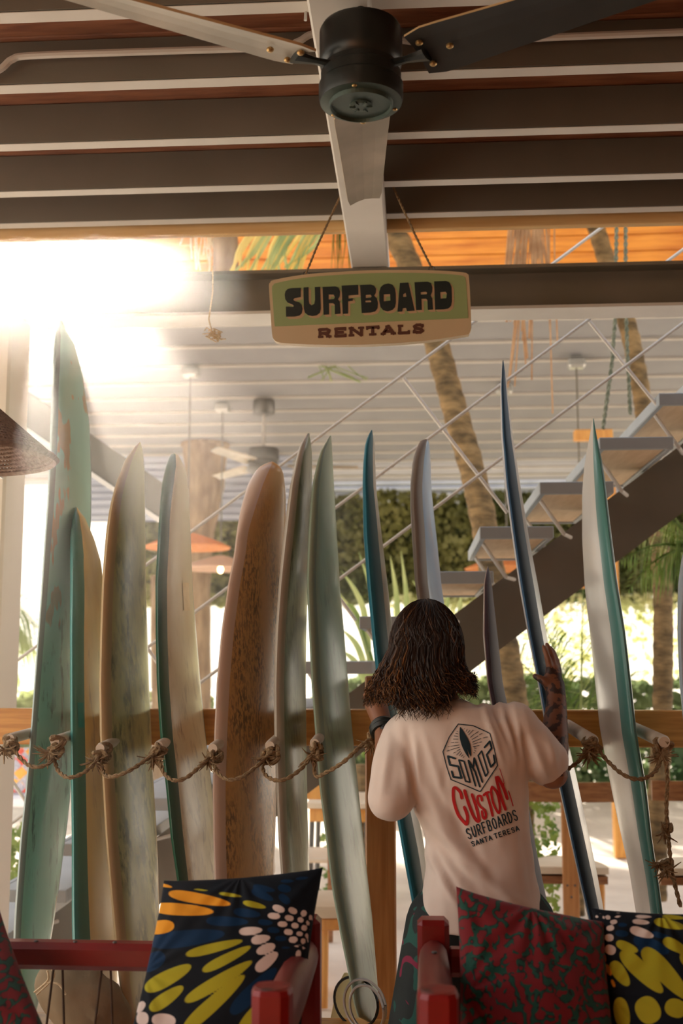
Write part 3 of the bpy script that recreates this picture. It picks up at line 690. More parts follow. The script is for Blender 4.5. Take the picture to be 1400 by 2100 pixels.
B[1] = surfboard('b1', [(658, 125), (680, 117), (700, 113), (760, 110), (850, 108), (950, 105), (1050, 100), (1150, 93), (1250, 86), (1350, 78), (1480, 68), (1600, 58), (1700, 47), (1850, 35), (1930, 31), (2000, 38), (2085, 48), (2108, 60)],
 [(658, 126), (680, 139), (700, 152), (760, 169), (850, 183), (950, 187), (1050, 187), (1150, 180), (1250, 172), (1350, 163), (1480, 152), (1600, 148), (1700, 138), (1850, 118), (1930, 106), (2000, 92), (2085, 74), (2108, 64)], 22,
 [board_mat('grey_green_rail', (.26, .34, .32), (.36, .46, .43)), mint, mint], 'tallest surfboard, worn mint green with bare tan patches', split=(.30, .5))
B[2] = surfboard('b2', [(1040, 156), (1060, 150), (1100, 146), (1200, 147), (1300, 147), (1500, 149), (1700, 152), (1850, 153), (1930, 155), (2060, 158), (2100, 163), (2112, 190)],
 [(1040, 157), (1060, 174), (1100, 192), (1150, 207), (1250, 216), (1400, 222), (1500, 226), (1700, 232), (1850, 240), (1930, 243), (2060, 238), (2100, 226), (2112, 200)], 17,
 [board_mat('teal_rail', (.035, .22, .19), (.06, .30, .27)), board_mat('amber_face', (.93, .66, .20), (.96, .78, .36), grime=(.45, .28, .10), gl=.58, gh=.70, gs=(14, 14, 5)), board_mat('teal_bottom', (.05, .26, .23), (.07, .3, .27))], 'amber surfboard with dark teal rail beside the tall mint board', dy=-.02, split=(.62, .5))
B[3] = surfboard('b3', [(907, 286), (920, 276), (950, 257), (1000, 240), (1050, 228), (1100, 221), (1200, 213), (1300, 210), (1400, 208), (1500, 210), (1600, 216), (1700, 222), (1850, 235), (1930, 242), (2000, 250), (2095, 270), (2110, 292)],
 [(907, 288), (920, 292), (950, 295), (1000, 296), (1100, 298), (1200, 299), (1300, 303), (1400, 306), (1500, 310), (1600, 314), (1700, 320), (1800, 324), (1900, 326), (2000, 325), (2095, 318), (2110, 300)], 20,
 [board_mat('tan_rail', (.58, .42, .22), (.66, .50, .28)), board_mat('olive_cream', (.60, .51, .19), (.72, .63, .29), grime=(.10, .09, .035), gl=.44, gh=.58, gs=(34, 34, 18), zr=(1.55, 1.3)), board_mat('cream_bottom', (.6, .5, .3), (.66, .56, .36))], 'olive cream surfboard with grimy wax, third from the tall mint board', split=(.42, .4))
B[4] = surfboard('b4', [(929, 356), (935, 349), (960, 342), (1000, 334), (1050, 330), (1100, 327), (1200, 322), (1300, 323), (1400, 326), (1500, 333), (1600, 345), (1700, 355), (1820, 372), (1950, 392), (2100, 420)],
 [(929, 358), (935, 368), (960, 380), (1000, 386), (1100, 391), (1200, 395), (1300, 403), (1400, 411), (1500, 420), (1600, 432), (1700, 441), (1820, 444), (1950, 446), (2100, 432)], 16,
 [board_mat('dark_green_rail', (.012, .075, .040), (.022, .11, .06)), board_mat('beige_face', (.66, .54, .32), (.70, .63, .40), grime=(.22, .13, .05), gl=.50, gh=.64, gs=(36, 36, 14), zr=(1.2, .8)), board_mat('green_bottom', (.10, .2, .13), (.12, .22, .15))], 'beige surfboard with dark green rail and a small label', split=(.50, .4))
B[5] = surfboard('b5', [(947, 556), (955, 537), (970, 525), (1000, 510), (1050, 497), (1100, 488), (1150, 482), (1200, 472), (1300, 458), (1400, 449), (1500, 444), (1600, 441), (1700, 442), (1800, 445), (1950, 452), (2100, 470)],
 [(947, 560), (955, 574), (970, 580), (1000, 584), (1050, 585), (1100, 584), (1200, 582), (1400, 578), (1500, 574), (1600, 569), (1700, 567), (1800, 564), (1950, 556), (2100, 535)], 27,
 [board_mat('pink_cream_rail', (.66, .50, .40), (.72, .56, .46)), board_mat('tan_waxed', (.60, .30, .08), (.72, .44, .16), grime=(.10, .05, .018), gl=.47, gh=.55, gs=(105, 105, 50), zr=(1.62, 1.25)), board_mat('cream_b5', (.66, .5, .36), (.7, .55, .4))], 'widest tan surfboard speckled with dark wax and a rounded nose', split=(.45, .4))
B[6] = surfboard('b6', [(889, 630), (920, 615), (950, 608), (1000, 597), (1050, 590), (1100, 584), (1200, 574), (1300, 567), (1400, 564), (1500, 565), (1600, 569), (1700, 573), (1800, 580), (1950, 592), (2100, 612)],
 [(889, 634), (920, 639), (950, 639), (1000, 639), (1100, 636), (1200, 631), (1300, 628), (1400, 627), (1500, 628), (1600, 629), (1700, 631), (1800, 634), (1950, 642), (2100, 640)], 13,
 [board_mat('warm_grey_rail', (.46, .42, .34), (.52, .48, .40)), board_mat('grey_green_face', (.16, .21, .12), (.34, .38, .24), grime=(.07, .10, .05), gl=.48, gh=.62, gs=(50, 50, 18)), board_mat('grey_b', (.4, .4, .32), (.45, .44, .36))], 'narrow grey-green surfboard right beside the wide tan one', split=(.5, .4))
B[7] = surfboard('b7', [(894, 676), (910, 668), (930, 658), (960, 650), (1000, 642), (1050, 637), (1100, 634), (1200, 631), (1300, 636), (1400, 641), (1500, 649), (1600, 657), (1700, 670), (1800, 682), (1900, 700), (2000, 720), (2050, 728), (2085, 740), (2096, 752)],
 [(894, 679), (910, 680), (930, 681), (1000, 685), (1100, 691), (1200, 697), (1300, 706), (1400, 714), (1500, 722), (1600, 732), (1700, 742), (1800, 752), (1900, 763), (2000, 771), (2050, 775), (2085, 776), (2096, 766)], 18,
 [board_mat('sage_rail', (.32, .42, .32), (.38, .47, .36)), board_mat('sage_face', (.46, .54, .34), (.58, .62, .42), grime=(.28, .27, .16), gl=.50, gh=.66, gs=(40, 40, 10), zr=(1.5, 1.1)), board_mat('sage_b', (.42, .5, .38), (.45, .52, .4))], 'pale sage surfboard whose tail shows beside the wooden post', split=(.42, .4))
B[8] = surfboard('b8', [(882, 761), (900, 753), (920, 748), (960, 745), (1000, 744), (1100, 746), (1200, 754), (1300, 764), (1400, 775), (1500, 790), (1650, 812), (1750, 830), (1850, 848), (1980, 872), (2100, 900)],
 [(882, 763), (900, 767), (1000, 771), (1100, 783), (1200, 795), (1300, 805), (1400, 818), (1500, 832), (1650, 850), (1750, 870), (1850, 882), (1980, 900), (2100, 915)], 8,
 [board_mat('teal_blue_rail', (.012, .14, .20), (.02, .19, .27), rough=.5, coat=0), board_mat('pale_blue_grey', (.52, .56, .52), (.62, .66, .62), grime=(.40, .42, .36), gl=.52, gh=.7, gs=(30, 30, 6)), board_mat('teal_b', (.03, .2, .28), (.04, .24, .3))], 'teal-blue railed surfboard held by the left hand', dy=.02, split=(.80, .5))
B[9] = surfboard('b9', [(901, 870), (905, 862), (920, 855), (950, 847), (1000, 843), (1050, 843), (1100, 846), (1200, 853), (1300, 867), (1500, 893), (1700, 922), (1900, 955), (2100, 990)],
 [(901, 876), (905, 879), (920, 881), (1000, 884), (1100, 895), (1200, 905), (1300, 920), (1500, 947), (1700, 978), (1900, 1005), (2100, 1020)], 11,
 [board_mat('taupe_rail', (.22, .185, .155), (.27, .225, .19), rough=.5, coat=0), board_mat('sky_face', (.26, .44, .66), (.36, .52, .72), grime=(.5, .42, .45), gl=.56, gh=.72, gs=(20, 20, 5)), board_mat('taupe_b', (.3, .26, .22), (.33, .28, .24))], 'blue surfboard with taupe rail rising behind the head', dy=.10, split=(.55, .5))
B[10] = surfboard('b10', [(1162, 999), (1180, 995), (1200, 992), (1300, 991), (1400, 1000), (1500, 1020), (1660, 1050), (1760, 1068), (1860, 1090), (2000, 1120)],
 [(1162, 1001), (1180, 1005), (1200, 1008), (1300, 1019), (1400, 1030), (1500, 1050), (1660, 1083), (1760, 1100), (1860, 1121), (2000, 1140)], 7,
 [board_mat('plum_rail', (.045, .018, .022), (.075, .03, .035)), board_mat('plum_face', (.03, .015, .022), (.045, .022, .035), rough=.75, coat=0), board_mat('tan_bottom', (.42, .26, .18), (.5, .32, .22))], 'short dark plum surfboard with copper edge beside the long hair', dy=.12, split=(.35, .1))
B[11] = surfboard('b11', [(739, 1030), (760, 1028), (800, 1026), (900, 1028), (1000, 1036), (1100, 1050), (1200, 1065), (1300, 1083), (1400, 1104), (1500, 1122), (1600, 1146), (1700, 1168), (1800, 1190), (1870, 1206), (1980, 1230), (2080, 1255)],
 [(739, 1032), (760, 1036), (800, 1040), (900, 1052), (1000, 1068), (1100, 1084), (1200, 1103), (1300, 1120), (1400, 1140), (1500, 1158), (1600, 1181), (1700, 1202), (1800, 1223), (1870, 1236), (1980, 1252), (2080, 1262)], 7,
 [board_mat('navy_rail', (.022, .075, .16), (.035, .11, .21), rough=.6, coat=0), board_mat('white_blue', (.62, .64, .66), (.70, .72, .74)), board_mat('silver_bottom', (.5, .5, .52), (.6, .6, .6))], 'long navy railed surfboard gripped by the tattooed right hand', dy=.0, split=(.86, .12))
B[12] = surfboard('b12', [(859, 1215), (880, 1211), (900, 1207), (950, 1198), (1000, 1194), (1100, 1194), (1200, 1199), (1300, 1210), (1400, 1220), (1500, 1230), (1600, 1248), (1700, 1268), (1800, 1291), (1870, 1302), (1990, 1324), (2100, 1350)],
 [(859, 1217), (880, 1220), (900, 1223), (950, 1232), (1000, 1239), (1100, 1250), (1200, 1262), (1300, 1278), (1400, 1290), (1500, 1301), (1600, 1320), (1700, 1332), (1800, 1348), (1870, 1357), (1990, 1368), (2100, 1370)], 14,
 [board_mat('sea_green_rail', (.07, .22, .20), (.11, .30, .27)), board_mat('sea_green_face', (.10, .26, .22), (.13, .3, .26)), board_mat('pearl_bottom', (.66, .63, .57), (.74, .70, .64))], 'pearl white surfboard with sea-green rail and pointed nose', face_right=False, split=(.5, .62))
B[13] = surfboard('b13', [(1090, 1425), (1110, 1409), (1150, 1400), (1200, 1394), (1300, 1393), (1400, 1398), (1500, 1408), (1700, 1440), (1900, 1475), (2100, 1510)],
 [(1090, 1427), (1110, 1438), (1150, 1450), (1200, 1458), (1300, 1466), (1400, 1474), (1500, 1484), (1700, 1510), (1900, 1535), (2100, 1550)], 14,
 [board_mat('ice_rail', (.45, .55, .66), (.5, .6, .7)), board_mat('ice_face', (.6, .66, .7), (.66, .7, .74)), board_mat('ice_b', (.6, .66, .7), (.66, .7, .74))], 'ice blue surfboard cut off by the right edge', split=(.5, .4))
# label on the beige board, patch on the teal rail
def stuck(o, quad, name, m, off=.0015, nu=4, nv=10):
    """thin sticker laid on a surface: the corners are carried onto it"""
    dg = bpy.context.evaluated_depsgraph_get(); dg.update(); mw = o.matrix_world if o.parent else Matrix.Translation(o.location)
    bv = BVHTree.FromPolygons([mw @ v.co for v in o.data.vertices], [tuple(p.vertices) for p in o.data.polygons]); g = G()
    for j in range(nv+1):
        for i in range(nu+1):
            a = V((*quad[0], 0)).lerp(V((*quad[1], 0)), i/nu); b = V((*quad[3], 0)).lerp(V((*quad[2], 0)), i/nu); p = a.lerp(b, j/nv)
            d = D(p.x, p.y).normalized(); h, nn, _, _ = bv.ray_cast(CAM, d)
            if h is None: h, nn, _, _ = bv.find_nearest(P(p.x, p.y, 3.3))
            if nn.dot(d) > 0: nn = -nn
            g.v.append(h + nn*off - o.location)
    for j in range(nv):
        for i in range(nu): k = j*(nu+1)+i; g.face((k, k+1, k+nu+2, k+nu+1))
    return g.build(name, m, o, local=True)
stuck(B[4], [(373, 1195), (386, 1195), (389, 1252), (376, 1252)], 'label_sticker', mat('cream_label', (.72, .58, .34), (.78, .64, .4), scale=30))
stuck(B[2], [(158, 1441), (170, 1441), (172, 1492), (160, 1492)], 'repair_patch', mat('turquoise_patch', (.0, .27, .30), (.0, .30, .33)))
G().prism([[(0, 0, 0), (.11, -.06, -.16), (.16, -.09, -.24), (.05, -.02, -.26), (-.02, 0, -.25)]], (.004, .008, 0)).build('fin', M['black'], B[3], local=True).location = P(212, 2028, 3.22)-B[3].location
# tail of a spare board and its leash loops behind the sage board
o = surfboard('tail', [(1995, 705), (2010, 696), (2040, 686), (2080, 678), (2150, 670), (2250, 665)], [(1995, 712), (2010, 722), (2040, 738), (2080, 748), (2150, 758), (2250, 760)], 55,
 [M['yellow_board']]*3, 'rounded cream yellow board nose low behind the sage board', dy=.22, b0=.02)
o['group'] = 'boards stored low'; 
lp = thing('leash_cord', P(760, 2080, 3.0), 'black leash cord looped around the sage board tail', 'leash')
for (cx, cy, rx, ry, dyy) in ((752, 2068, 34, 48, -.06), (748, 2062, 42, 54, -.05), (730, 2055, 44, 52, .10)):
    G().tube([P(cx+rx*cos(a)+8*sin(a), cy+ry*sin(a), 3.16+dyy+.1*sin(a*.5)) for a in [i*2*pi/30 for i in range(31)]], .004, 6).build('loop', M['glass_dark'] if dyy > 0 else M['chrome'], lp, smooth=True)
# ================================================================== RED ARMCHAIRS
def armchair(X0, X1, label, gpost):
    """back at Y=2.45, front at Y=1.9; X0/X1 the centre lines of the two sides"""
    zb, zf = 1.06, 1.07
    t = thing('armchair', ((X0+X1)/2, 2.2, .4), label, 'armchair', 'red rope armchairs in front of the rack')
    for X in (X0, X1):
        g = G().box((X, 2.45, (zb+.4)/2), (.066, .06, zb-.4), bev=.010); g.build('back_post', M['red'], t)
        g = G(); c = .034; h = zf
        prof = [(c*.93, .4), (c, .43), (c, h-.008), (c*.9, h)]
        for i, (r, z) in enumerate(prof):
            for k in range(10):
                an = 2*pi*k/10; g.v.append(V((X+r*(abs(cos(an))**.6)*(1 if cos(an) > 0 else -1), 1.9+r*(abs(sin(an))**.6)*(1 if sin(an) > 0 else -1), z)))
        for i in range(3):
            for k in range(10): k2 = (k+1) % 10; g.face((i*10+k, i*10+k2, (i+1)*10+k2, (i+1)*10+k))
        g.face([30+k for k in range(10)]); g.build('front_post', M['red'], t)
        G().lathe([(.001, .0015), (.028, .0012), (.0315, -.006), (.033, -.014)], c=(X, 1.9, h), n=20).build('worn_top', M['red_worn'], t, smooth=True)
        g = G().tube([(X, 1.93, .985), (X, 2.15, .99), (X, 2.43, .985)], [.030, .034, .030], 14, flat=1.25); g.build('arm', M['red_brown'], t, smooth=True)
        G().ell((X, 2.30, 1.028), (.006, .006, .003), n=8).build('screw', M['steel_dark'], t)
        G().box((X, 2.17, .62), (.04, .5, .06), bev=.01).build('side_rail', M['red'], t)
    W = X1-X0-.05; cx = (X0+X1)/2
    g = G(); z1, z0 = P(160, 1930, 2.45).z, P(160, 1986, 2.45).z
    g.box((cx, 2.45, (z0+z1)/2), (W, .05, z1-z0), bev=.012); g.build('top_rail', M['red'], t)
    for k in range(int(W/.09)):
        G().ell((X0+.09+k*.085, 2.44, z1+.001), (.005, .005, .003), n=8).build('tack', M['steel_dark'], t)
    G().box((cx, 2.45, .66), (W, .05, .05), bev=.01).build('lower_rail', M['red'], t)
    G().box((cx, 1.92, .62), (W, .04, .07), bev=.01).build('front_rail', M['red'], t)
    x = X0+.07; k = 0
    while x < X1-.05:
        g = G(); g.tube([(x, 2.45, z0+.002), (x+(.016 if k % 2 else -.026), 2.45, .685)], .0028, 5); g.build('back_cord', M['cord'], t); x += .085 if k % 2 else .019; k += 1
    for i in range(14):
        y = 1.95+i*.035; G().tube([(X0+.03, y, .63), (cx, y, .605), (X1-.03, y, .63)], .006, 6).build('seat_cord', M['cord'], t)
    return t
XA = P(661, 1900, 2.45).x-.036; XB = P(878, 1900, 2.45).x
armchair(XA-.92, XA, 'red painted armchair with rope back, holding the butterfly print cushion', 0)
armchair(XB+.01, XB+.93, 'red painted armchair holding a red and green cushion beside the standing person', 0)

# ================================================================== CUSHIONS
def cushion_grid(corners, Y, bulge, n, name, wr=1.0):
    """corners TL TR BR BL as (px,py,Y); front and back skins puffed along the normal"""
    c = [P(x, y, yy) for x, y, yy in corners]; nrm = ((c[1]-c[0]).cross(c[3]-c[0])).normalized()
    if nrm.y > 0: nrm = -nrm
    g = G(); random.seed(len(name)); ph = [random.uniform(0, 6) for _ in range(12)]
    for side in (1, -1):
        for j in range(n+1):
            for i in range(n+1):
                u, v = i/n, j/n; a = 2*u-1; b = 2*v-1
                # pull the middles of the edges inward
                uu = .5+.5*a*(1-.055*(1-b*b)*abs(a)); vv = .5+.5*b*(1-.05*(1-a*a)*abs(b))
                p = (c[0].lerp(c[1], uu)).lerp(c[3].lerp(c[2], uu), vv)
                th = bulge*((1-a*a)*(1-b*b))**.42
                wv = 0
                ed = min(1, 3*(1-abs(a)))*min(1, 3*(1-abs(b)))
                for q in range(6):
                    cxq, cyq = [(0, 0), (1, 0), (0, 1), (1, 1), (.5, 0), (0, .5)][q]
                    du, dv = u-cxq, v-cyq; r = sqrt(du*du+dv*dv)+1e-3; an = atan2(dv, du)
                    wv += .0055*sin(an*(9+q)+ph[q]*2)*math.exp(-r*4.5)*wr
                wv += .0022*sin(u*9+v*4+ph[7])*wr + .0018*sin(v*13-u*5+ph[8])*wr
                g.v.append(p + nrm*side*(th + (wv*ed if side > 0 else 0)))
    N = (n+1)*(n+1)
    for side in (0, 1):
        for j in range(n):
            for i in range(n):
                k = side*N + j*(n+1)+i; f = (k, k+1, k+n+2, k+n+1); g.face(f if side == 0 else f[::-1])
    for i in range(n):
        for (k, k2) in ((i, i+1), (n*(n+1)+i, n*(n+1)+i+1), (i*(n+1), (i+1)*(n+1)), (i*(n+1)+n, (i+1)*(n+1)+n)): g.face((k, k2, N+k2, N+k))
    return g
def sdf_attr(g, shapes, tr):
    """signed distance (print units) to the nearest printed shape of each colour, per vertex"""
    pr = [proj(p) for p in g.v]
    pts = [((x-tr[0])*tr[2], (y-tr[1])*tr[2]) for x, y in pr]
    for nm, lst in shapes.items():
        out = []; pre = [(cx, cy, rx, ry, cos(radians(a)), sin(radians(a)), min(rx, ry), max(rx, ry)+40) for cx, cy, rx, ry, a in lst]
        for x, y in pts:
            best = 60.0
            for cx, cy, rx, ry, ca, sa, mn, mx in pre:
                dx, dy = x-cx, y-cy
                if abs(dx) > mx or abs(dy) > mx: continue
                u = (dx*ca+dy*sa)/rx; v = (-dx*sa+dy*ca)/ry
                v /= (1-.22*u) if rx > 2.2*ry else 1
                q = (abs(u)**2.3+abs(v)**2.3)**(1/2.3)
                d = (q-1)*mn
                if d < best: best = d
            out.append(best)
        g.attr['d_'+nm] = out
def print_mat(name, base, cols):
    m = mat(name, base, tuple(x*1.3 for x in base), rough=.85, scale=30, bump=.15, bscale=700, sheen=0, spec=.25)
    t = m.node_tree; b = t.nodes['Principled BSDF']; src = b.inputs['Base Color'].links[0].from_socket
    for nm, col in cols:
        at = t.nodes.new('ShaderNodeAttribute'); at.attribute_name = 'd_'+nm
        r = t.nodes.new('ShaderNodeMapRange'); r.inputs['From Min'].default_value = -4.6; r.inputs['From Max'].default_value = -2.6; r.inputs['To Min'].default_value = 1; r.inputs['To Max'].default_value = 0
        t.links.new(at.outputs['Fac'], r.inputs['Value'])
        mx = t.nodes.new('ShaderNodeMix'); mx.data_type = 'RGBA'; mx.inputs['B'].default_value = (*col, 1)
        t.links.new(src, mx.inputs['A']); t.links.new(r.outputs[0], mx.inputs['Factor']); src = mx.outputs['Result']
    t.links.new(src, b.inputs['Base Color']); return m
SH1 = {'orange': [(430, 210, 235, 40, 10), (315, 285, 230, 44, 4), (160, 405, 105, 50, -8), (200, 122, 62, 14, 12), (20, 600, 30, 60, 20)],
 'olive': [(a_, b__, c_, d_*.72, e_) for a_, b__, c_, d_, e_ in [(640, 184, 102, 22, 8), (805, 252, 95, 33, 13), (530, 545, 222, 50, -14), (615, 620, 205, 52, -27), (560, 775, 290, 64, -31), (215, 750, 190, 76, -28), (205, 890, 150, 66, -35), (530, 920, 300, 72, -42), (800, 1000, 170, 64, -52), (1045, 670, 66, 28, -48), (920, 1060, 100, 50, -60), (440, 150, 80, 14, 6), (975, 750, 14, 60, 5)]],
 'blue': [(345, 480, 275, 60, -7), (620, 365, 160, 36, 2), (755, 308, 105, 32, 8), (880, 372, 60, 23, 5), (110, 640, 100, 60, -32), (860, 185, 92, 30, 25), (870, 140, 90, 24, 12), (1010, 140, 52, 30, 10), (800, 840, 235, 55, -45), (1010, 212, 52, 30, 40), (935, 425, 50, 24, 5), (985, 482, 48, 22, 0), (1030, 90, 60, 15, 0), (1020, 545, 50, 12, -5), (1130, 70, 60, 14, -6)],
 'white': [(970, 278, 50, 27, 20), (1067, 292, 37, 25, 25), (1142, 310, 24, 26, 30), (938, 328, 50, 25, 5), (1043, 342, 37, 23, 10), (1120, 355, 26, 21, 20), (1188, 338, 15, 24, 10), (997, 384, 40, 23, 2), (1082, 394, 30, 23, 5), (1145, 410, 24, 23, 10), (1170, 376, 15, 22, -20), (1037, 438, 36, 24, 5), (1114, 450, 28, 20, 5), (1163, 464, 15, 23, 0), (1070, 490, 36, 25, -8), (1138, 500, 20, 23, 0), (1186, 430, 8, 24, 0), (780, 430, 90, 31, -5), (848, 487, 74, 33, -12), (883, 553, 76, 35, -22), (890, 640, 105, 42, -40), (1105, 590, 22, 36, 10), (1100, 532, 35, 11, -5), (40, 1030, 45, 50, 0), (185, 1042, 88, 50, 5), (25, 950, 50, 30, -50), (1140, 550, 18, 12, 0), (1172, 500, 8, 22, 0), (1200, 370, 8, 26, 0)]}
SH2 = {'white': [(1195, 712, 60, 12, 2), (1180, 740, 56, 17, 5), (1185, 796, 74, 27, 18), (1038, 740, 25, 15, -10), (1020, 772, 26, 18, -10), (1008, 716, 17, 15, 0), (975, 757, 14, 20, 30), (973, 800, 17, 19, 10), (1015, 822, 27, 23, 0), (1020, 885, 34, 29, 20), (956, 745, 10, 12, 0), (942, 768, 8, 16, 0), (950, 797, 9, 13, 0), (985, 716, 10, 12, 0), (1060, 712, 28, 9, -8), (950, 712, 12, 11, 0), (938, 738, 7, 12, 0), (1065, 692, 30, 6, 0), (970, 694, 18, 6, 0), (1350, 694, 40, 5, 0)],
 'orange': [(972, 855, 12, 24, 0), (985, 920, 16, 42, -15), (1010, 990, 16, 42, -25), (1035, 1060, 12, 30, -20)],
 'olive': [(1108, 870, 70, 27, 22), (1185, 1000, 165, 46, 45), (1072, 1010, 84, 38, 55), (1310, 1010, 190, 52, 48), (1330, 752, 95, 27, 12), (1360, 865, 80, 32, 28), (1080, 1215, 90, 44, 80), (1217, 1200, 78, 66, 60), (1362, 1190, 62, 52, 20), (1350, 715, 74, 15, 5), (1450, 960, 90, 40, 45)],
 'blue': [(1080, 800, 42, 21, 5), (1085, 755, 32, 14, 0), (1235, 862, 110, 38, 22), (1280, 810, 66, 18, 15), (1200, 900, 60, 15, 30)]}
def front_py(c, y): return c
g = cushion_grid([(336, 1806, 2.37), (662, 1779, 2.37), (610, 2240, 2.16), (240, 2215, 2.16)], 2.3, .052, 110, 'butterfly')
sdf_attr(g, SH1, (280, 1780, 3.333))
bmat = print_mat('butterfly_print', (.004, .007, .012), [('blue', (.002, .026, .075)), ('olive', (.42, .38, .02)), ('orange', (.80, .33, .02)), ('white', (.72, .60, .54))])
o = g.build('cushion', bmat, smooth=True); tag(o, 'cushion printed with orange, olive and blue petals standing in the corner of a red armchair', 'cushion', 'print cushions on the red armchairs')
g = cushion_grid([(1212, 1862, 2.40), (1490, 1872, 2.40), (1510, 2240, 2.20), (1255, 2250, 2.20)], 2.3, .045, 100, 'butterfly2')
sdf_attr(g, SH2, (850, 1600, 2.545))
tag(g.build('cushion', bmat, smooth=True), 'olive petal cushion cut off by the right edge of the frame', 'cushion', 'print cushions on the red armchairs')
def worm_mat():
    m = bpy.data.materials.new('red_green_print'); m.use_nodes = True; t = m.node_tree; b = t.nodes['Principled BSDF']
    b.inputs['Roughness'].default_value = .9; b.inputs['Sheen Weight'].default_value = .1
    tcn = t.nodes.new('ShaderNodeTexCoord'); nz = t.nodes.new('ShaderNodeTexNoise'); nz.inputs['Scale'].default_value = 46; nz.inputs['Detail'].default_value = .8; nz.inputs['Distortion'].default_value = .25
    mp = t.nodes.new('ShaderNodeMapping'); mp.inputs['Scale'].default_value = (1, .6, 1); t.links.new(tcn.outputs['Object'], mp.inputs[0]); t.links.new(mp.outputs[0], nz.inputs['Vector'])
    def band(lo, hi, w_):
        a = t.nodes.new('ShaderNodeMath'); a.operation = 'SUBTRACT'; a.inputs[1].default_value = (lo+hi)/2; t.links.new(nz.outputs['Fac'], a.inputs[0])
        c = t.nodes.new('ShaderNodeMath'); c.operation = 'ABSOLUTE'; t.links.new(a.outputs[0], c.inputs[0])
        r = t.nodes.new('ShaderNodeMapRange'); r.inputs['From Min'].default_value = (hi-lo)/2-w_; r.inputs['From Max'].default_value = (hi-lo)/2+w_; r.inputs['To Min'].default_value = 1; r.inputs['To Max'].default_value = 0
        t.links.new(c.outputs[0], r.inputs['Value']); return r.outputs[0]
    vo = t.nodes.new('ShaderNodeTexNoise'); vo.inputs['Scale'].default_value = 75; vo.inputs['Detail'].default_value = 0; t.links.new(mp.outputs[0], vo.inputs['Vector'])
    cut = t.nodes.new('ShaderNodeMapRange'); cut.inputs['From Min'].default_value = .40; cut.inputs['From Max'].default_value = .44; t.links.new(vo.outputs['Fac'], cut.inputs['Value'])
    bnd = band(.445, .552, .007); bo = band(.412, .585, .007)
    mu = t.nodes.new('ShaderNodeMath'); mu.operation = 'MULTIPLY'; t.links.new(bnd, mu.inputs[0]); t.links.new(cut.outputs[0], mu.inputs[1])
    mu2 = t.nodes.new('ShaderNodeMath'); mu2.operation = 'MULTIPLY'; t.links.new(bo, mu2.inputs[0]); t.links.new(cut.outputs[0], mu2.inputs[1])
    m1 = t.nodes.new('ShaderNodeMix'); m1.data_type = 'RGBA'; m1.inputs['A'].default_value = (.17, .003, .007, 1); m1.inputs['B'].default_value = (.006, .012, .010, 1); t.links.new(mu2.outputs[0], m1.inputs['Factor'])
    m2 = t.nodes.new('ShaderNodeMix'); m2.data_type = 'RGBA'; m2.inputs['B'].default_value = (.003, .062, .040, 1); t.links.new(m1.outputs['Result'], m2.inputs['A']); t.links.new(mu.outputs[0], m2.inputs['Factor'])
    t.links.new(m2.outputs['Result'], b.inputs['Base Color']); return m
wm = worm_mat()
g = cushion_grid([(935, 1818, 2.37), (1238, 1890, 2.37), (1285, 2300, 2.12), (935, 2300, 2.12)], 2.3, .055, 70, 'redgreen', 1.6)
tag(g.build('cushion', wm, smooth=True), 'dark red cushion with green squiggles below the standing person', 'cushion', 'print cushions on the red armchairs')
g = cushion_grid([(-270, 1840, 2.36), (-2, 1862, 2.36), (130, 2190, 2.14), (-210, 2200, 2.14)], 2.3, .055, 60, 'redgreen2', 1.2)
tag(g.build('cushion', wm, smooth=True), 'red and green cushion in the lower left corner, mostly out of view', 'cushion', 'print cushions on the red armchairs')

# ================================================================== PERSON
PYY = 2.95
hp = thing('person', (P(980, 1900, PYY).x, PYY, 0), 'person with long brown hair in a white printed T-shirt, seen from behind, steadying two surfboards', 'person')
J = dict(head=P(868, 1338, 2.99), neck=P(905, 1440, 2.97), ls=P(838, 1512, 2.99), rs=P(1052, 1492, 2.97), chest=P(950, 1560, 2.97), waist=P(978, 1720, 2.96), hip=P(985, 1850, 2.98),
 le=P(806, 1650, 2.90), lw=P(786, 1490, 3.12), re=P(1132, 1585, 3.0), rw=P(1141, 1437, 3.13))
g = G()
H = J['head']
g.ell(H, (.073, .094, .112), n=20); g.ell(H+V((0, .04, -.05)), (.056, .062, .07), n=16)   # skull, jaw
g.ell(H+V((0, .105, -.02)), (.013, .02, .024), n=10); g.ell(H+V((0, .095, -.07)), (.024, .012, .012), n=10)   # nose, mouth
for sx in (-1, 1): g.ell(H+V((sx*.075, .005, -.01)), (.012, .02, .032), n=10)
g.capsule(H+V((.01, -.01, -.06)), J['neck']+V((0, 0, -.02)), .052, .056)
g.capsule(J['ls'], J['le'], .050, .040); g.capsule(J['le'], J['lw'], .040, .026)
g.capsule(J['rs'], J['re'], .050, .042); g.capsule(J['re'], J['rw'].lerp(J['re'], .5), .041, .037); g.capsule(J['rw'].lerp(J['re'], .5), J['rw'], .037, .027)
g.capsule(J['ls'], J['rs'], .06, .06); g.capsule(J['chest'], J['waist'], .11, .10); g.capsule(J['waist'], J['hip'], .10, .11)
# legs
hl, hr = J['hip']+V((-.085, 0, -.06)), J['hip']+V((.085, 0, -.06))
kl, kr = V((hl.x-.10, hl.y-.08, .47)), V((hr.x+.03, hr.y-.02, .47)); al, ar = V((kl.x+.0, hl.y+.06, .08)), V((kr.x, hr.y+.06, .08))
for h_, k_, a_ in ((hl, kl, al), (hr, kr, ar)):
    g.capsule(h_, k_, .085, .055); g.capsule(k_, a_, .054, .036); g.capsule(a_+V((0, -.01, -.035)), a_+V((.01, .17, -.045)), .036, .030)
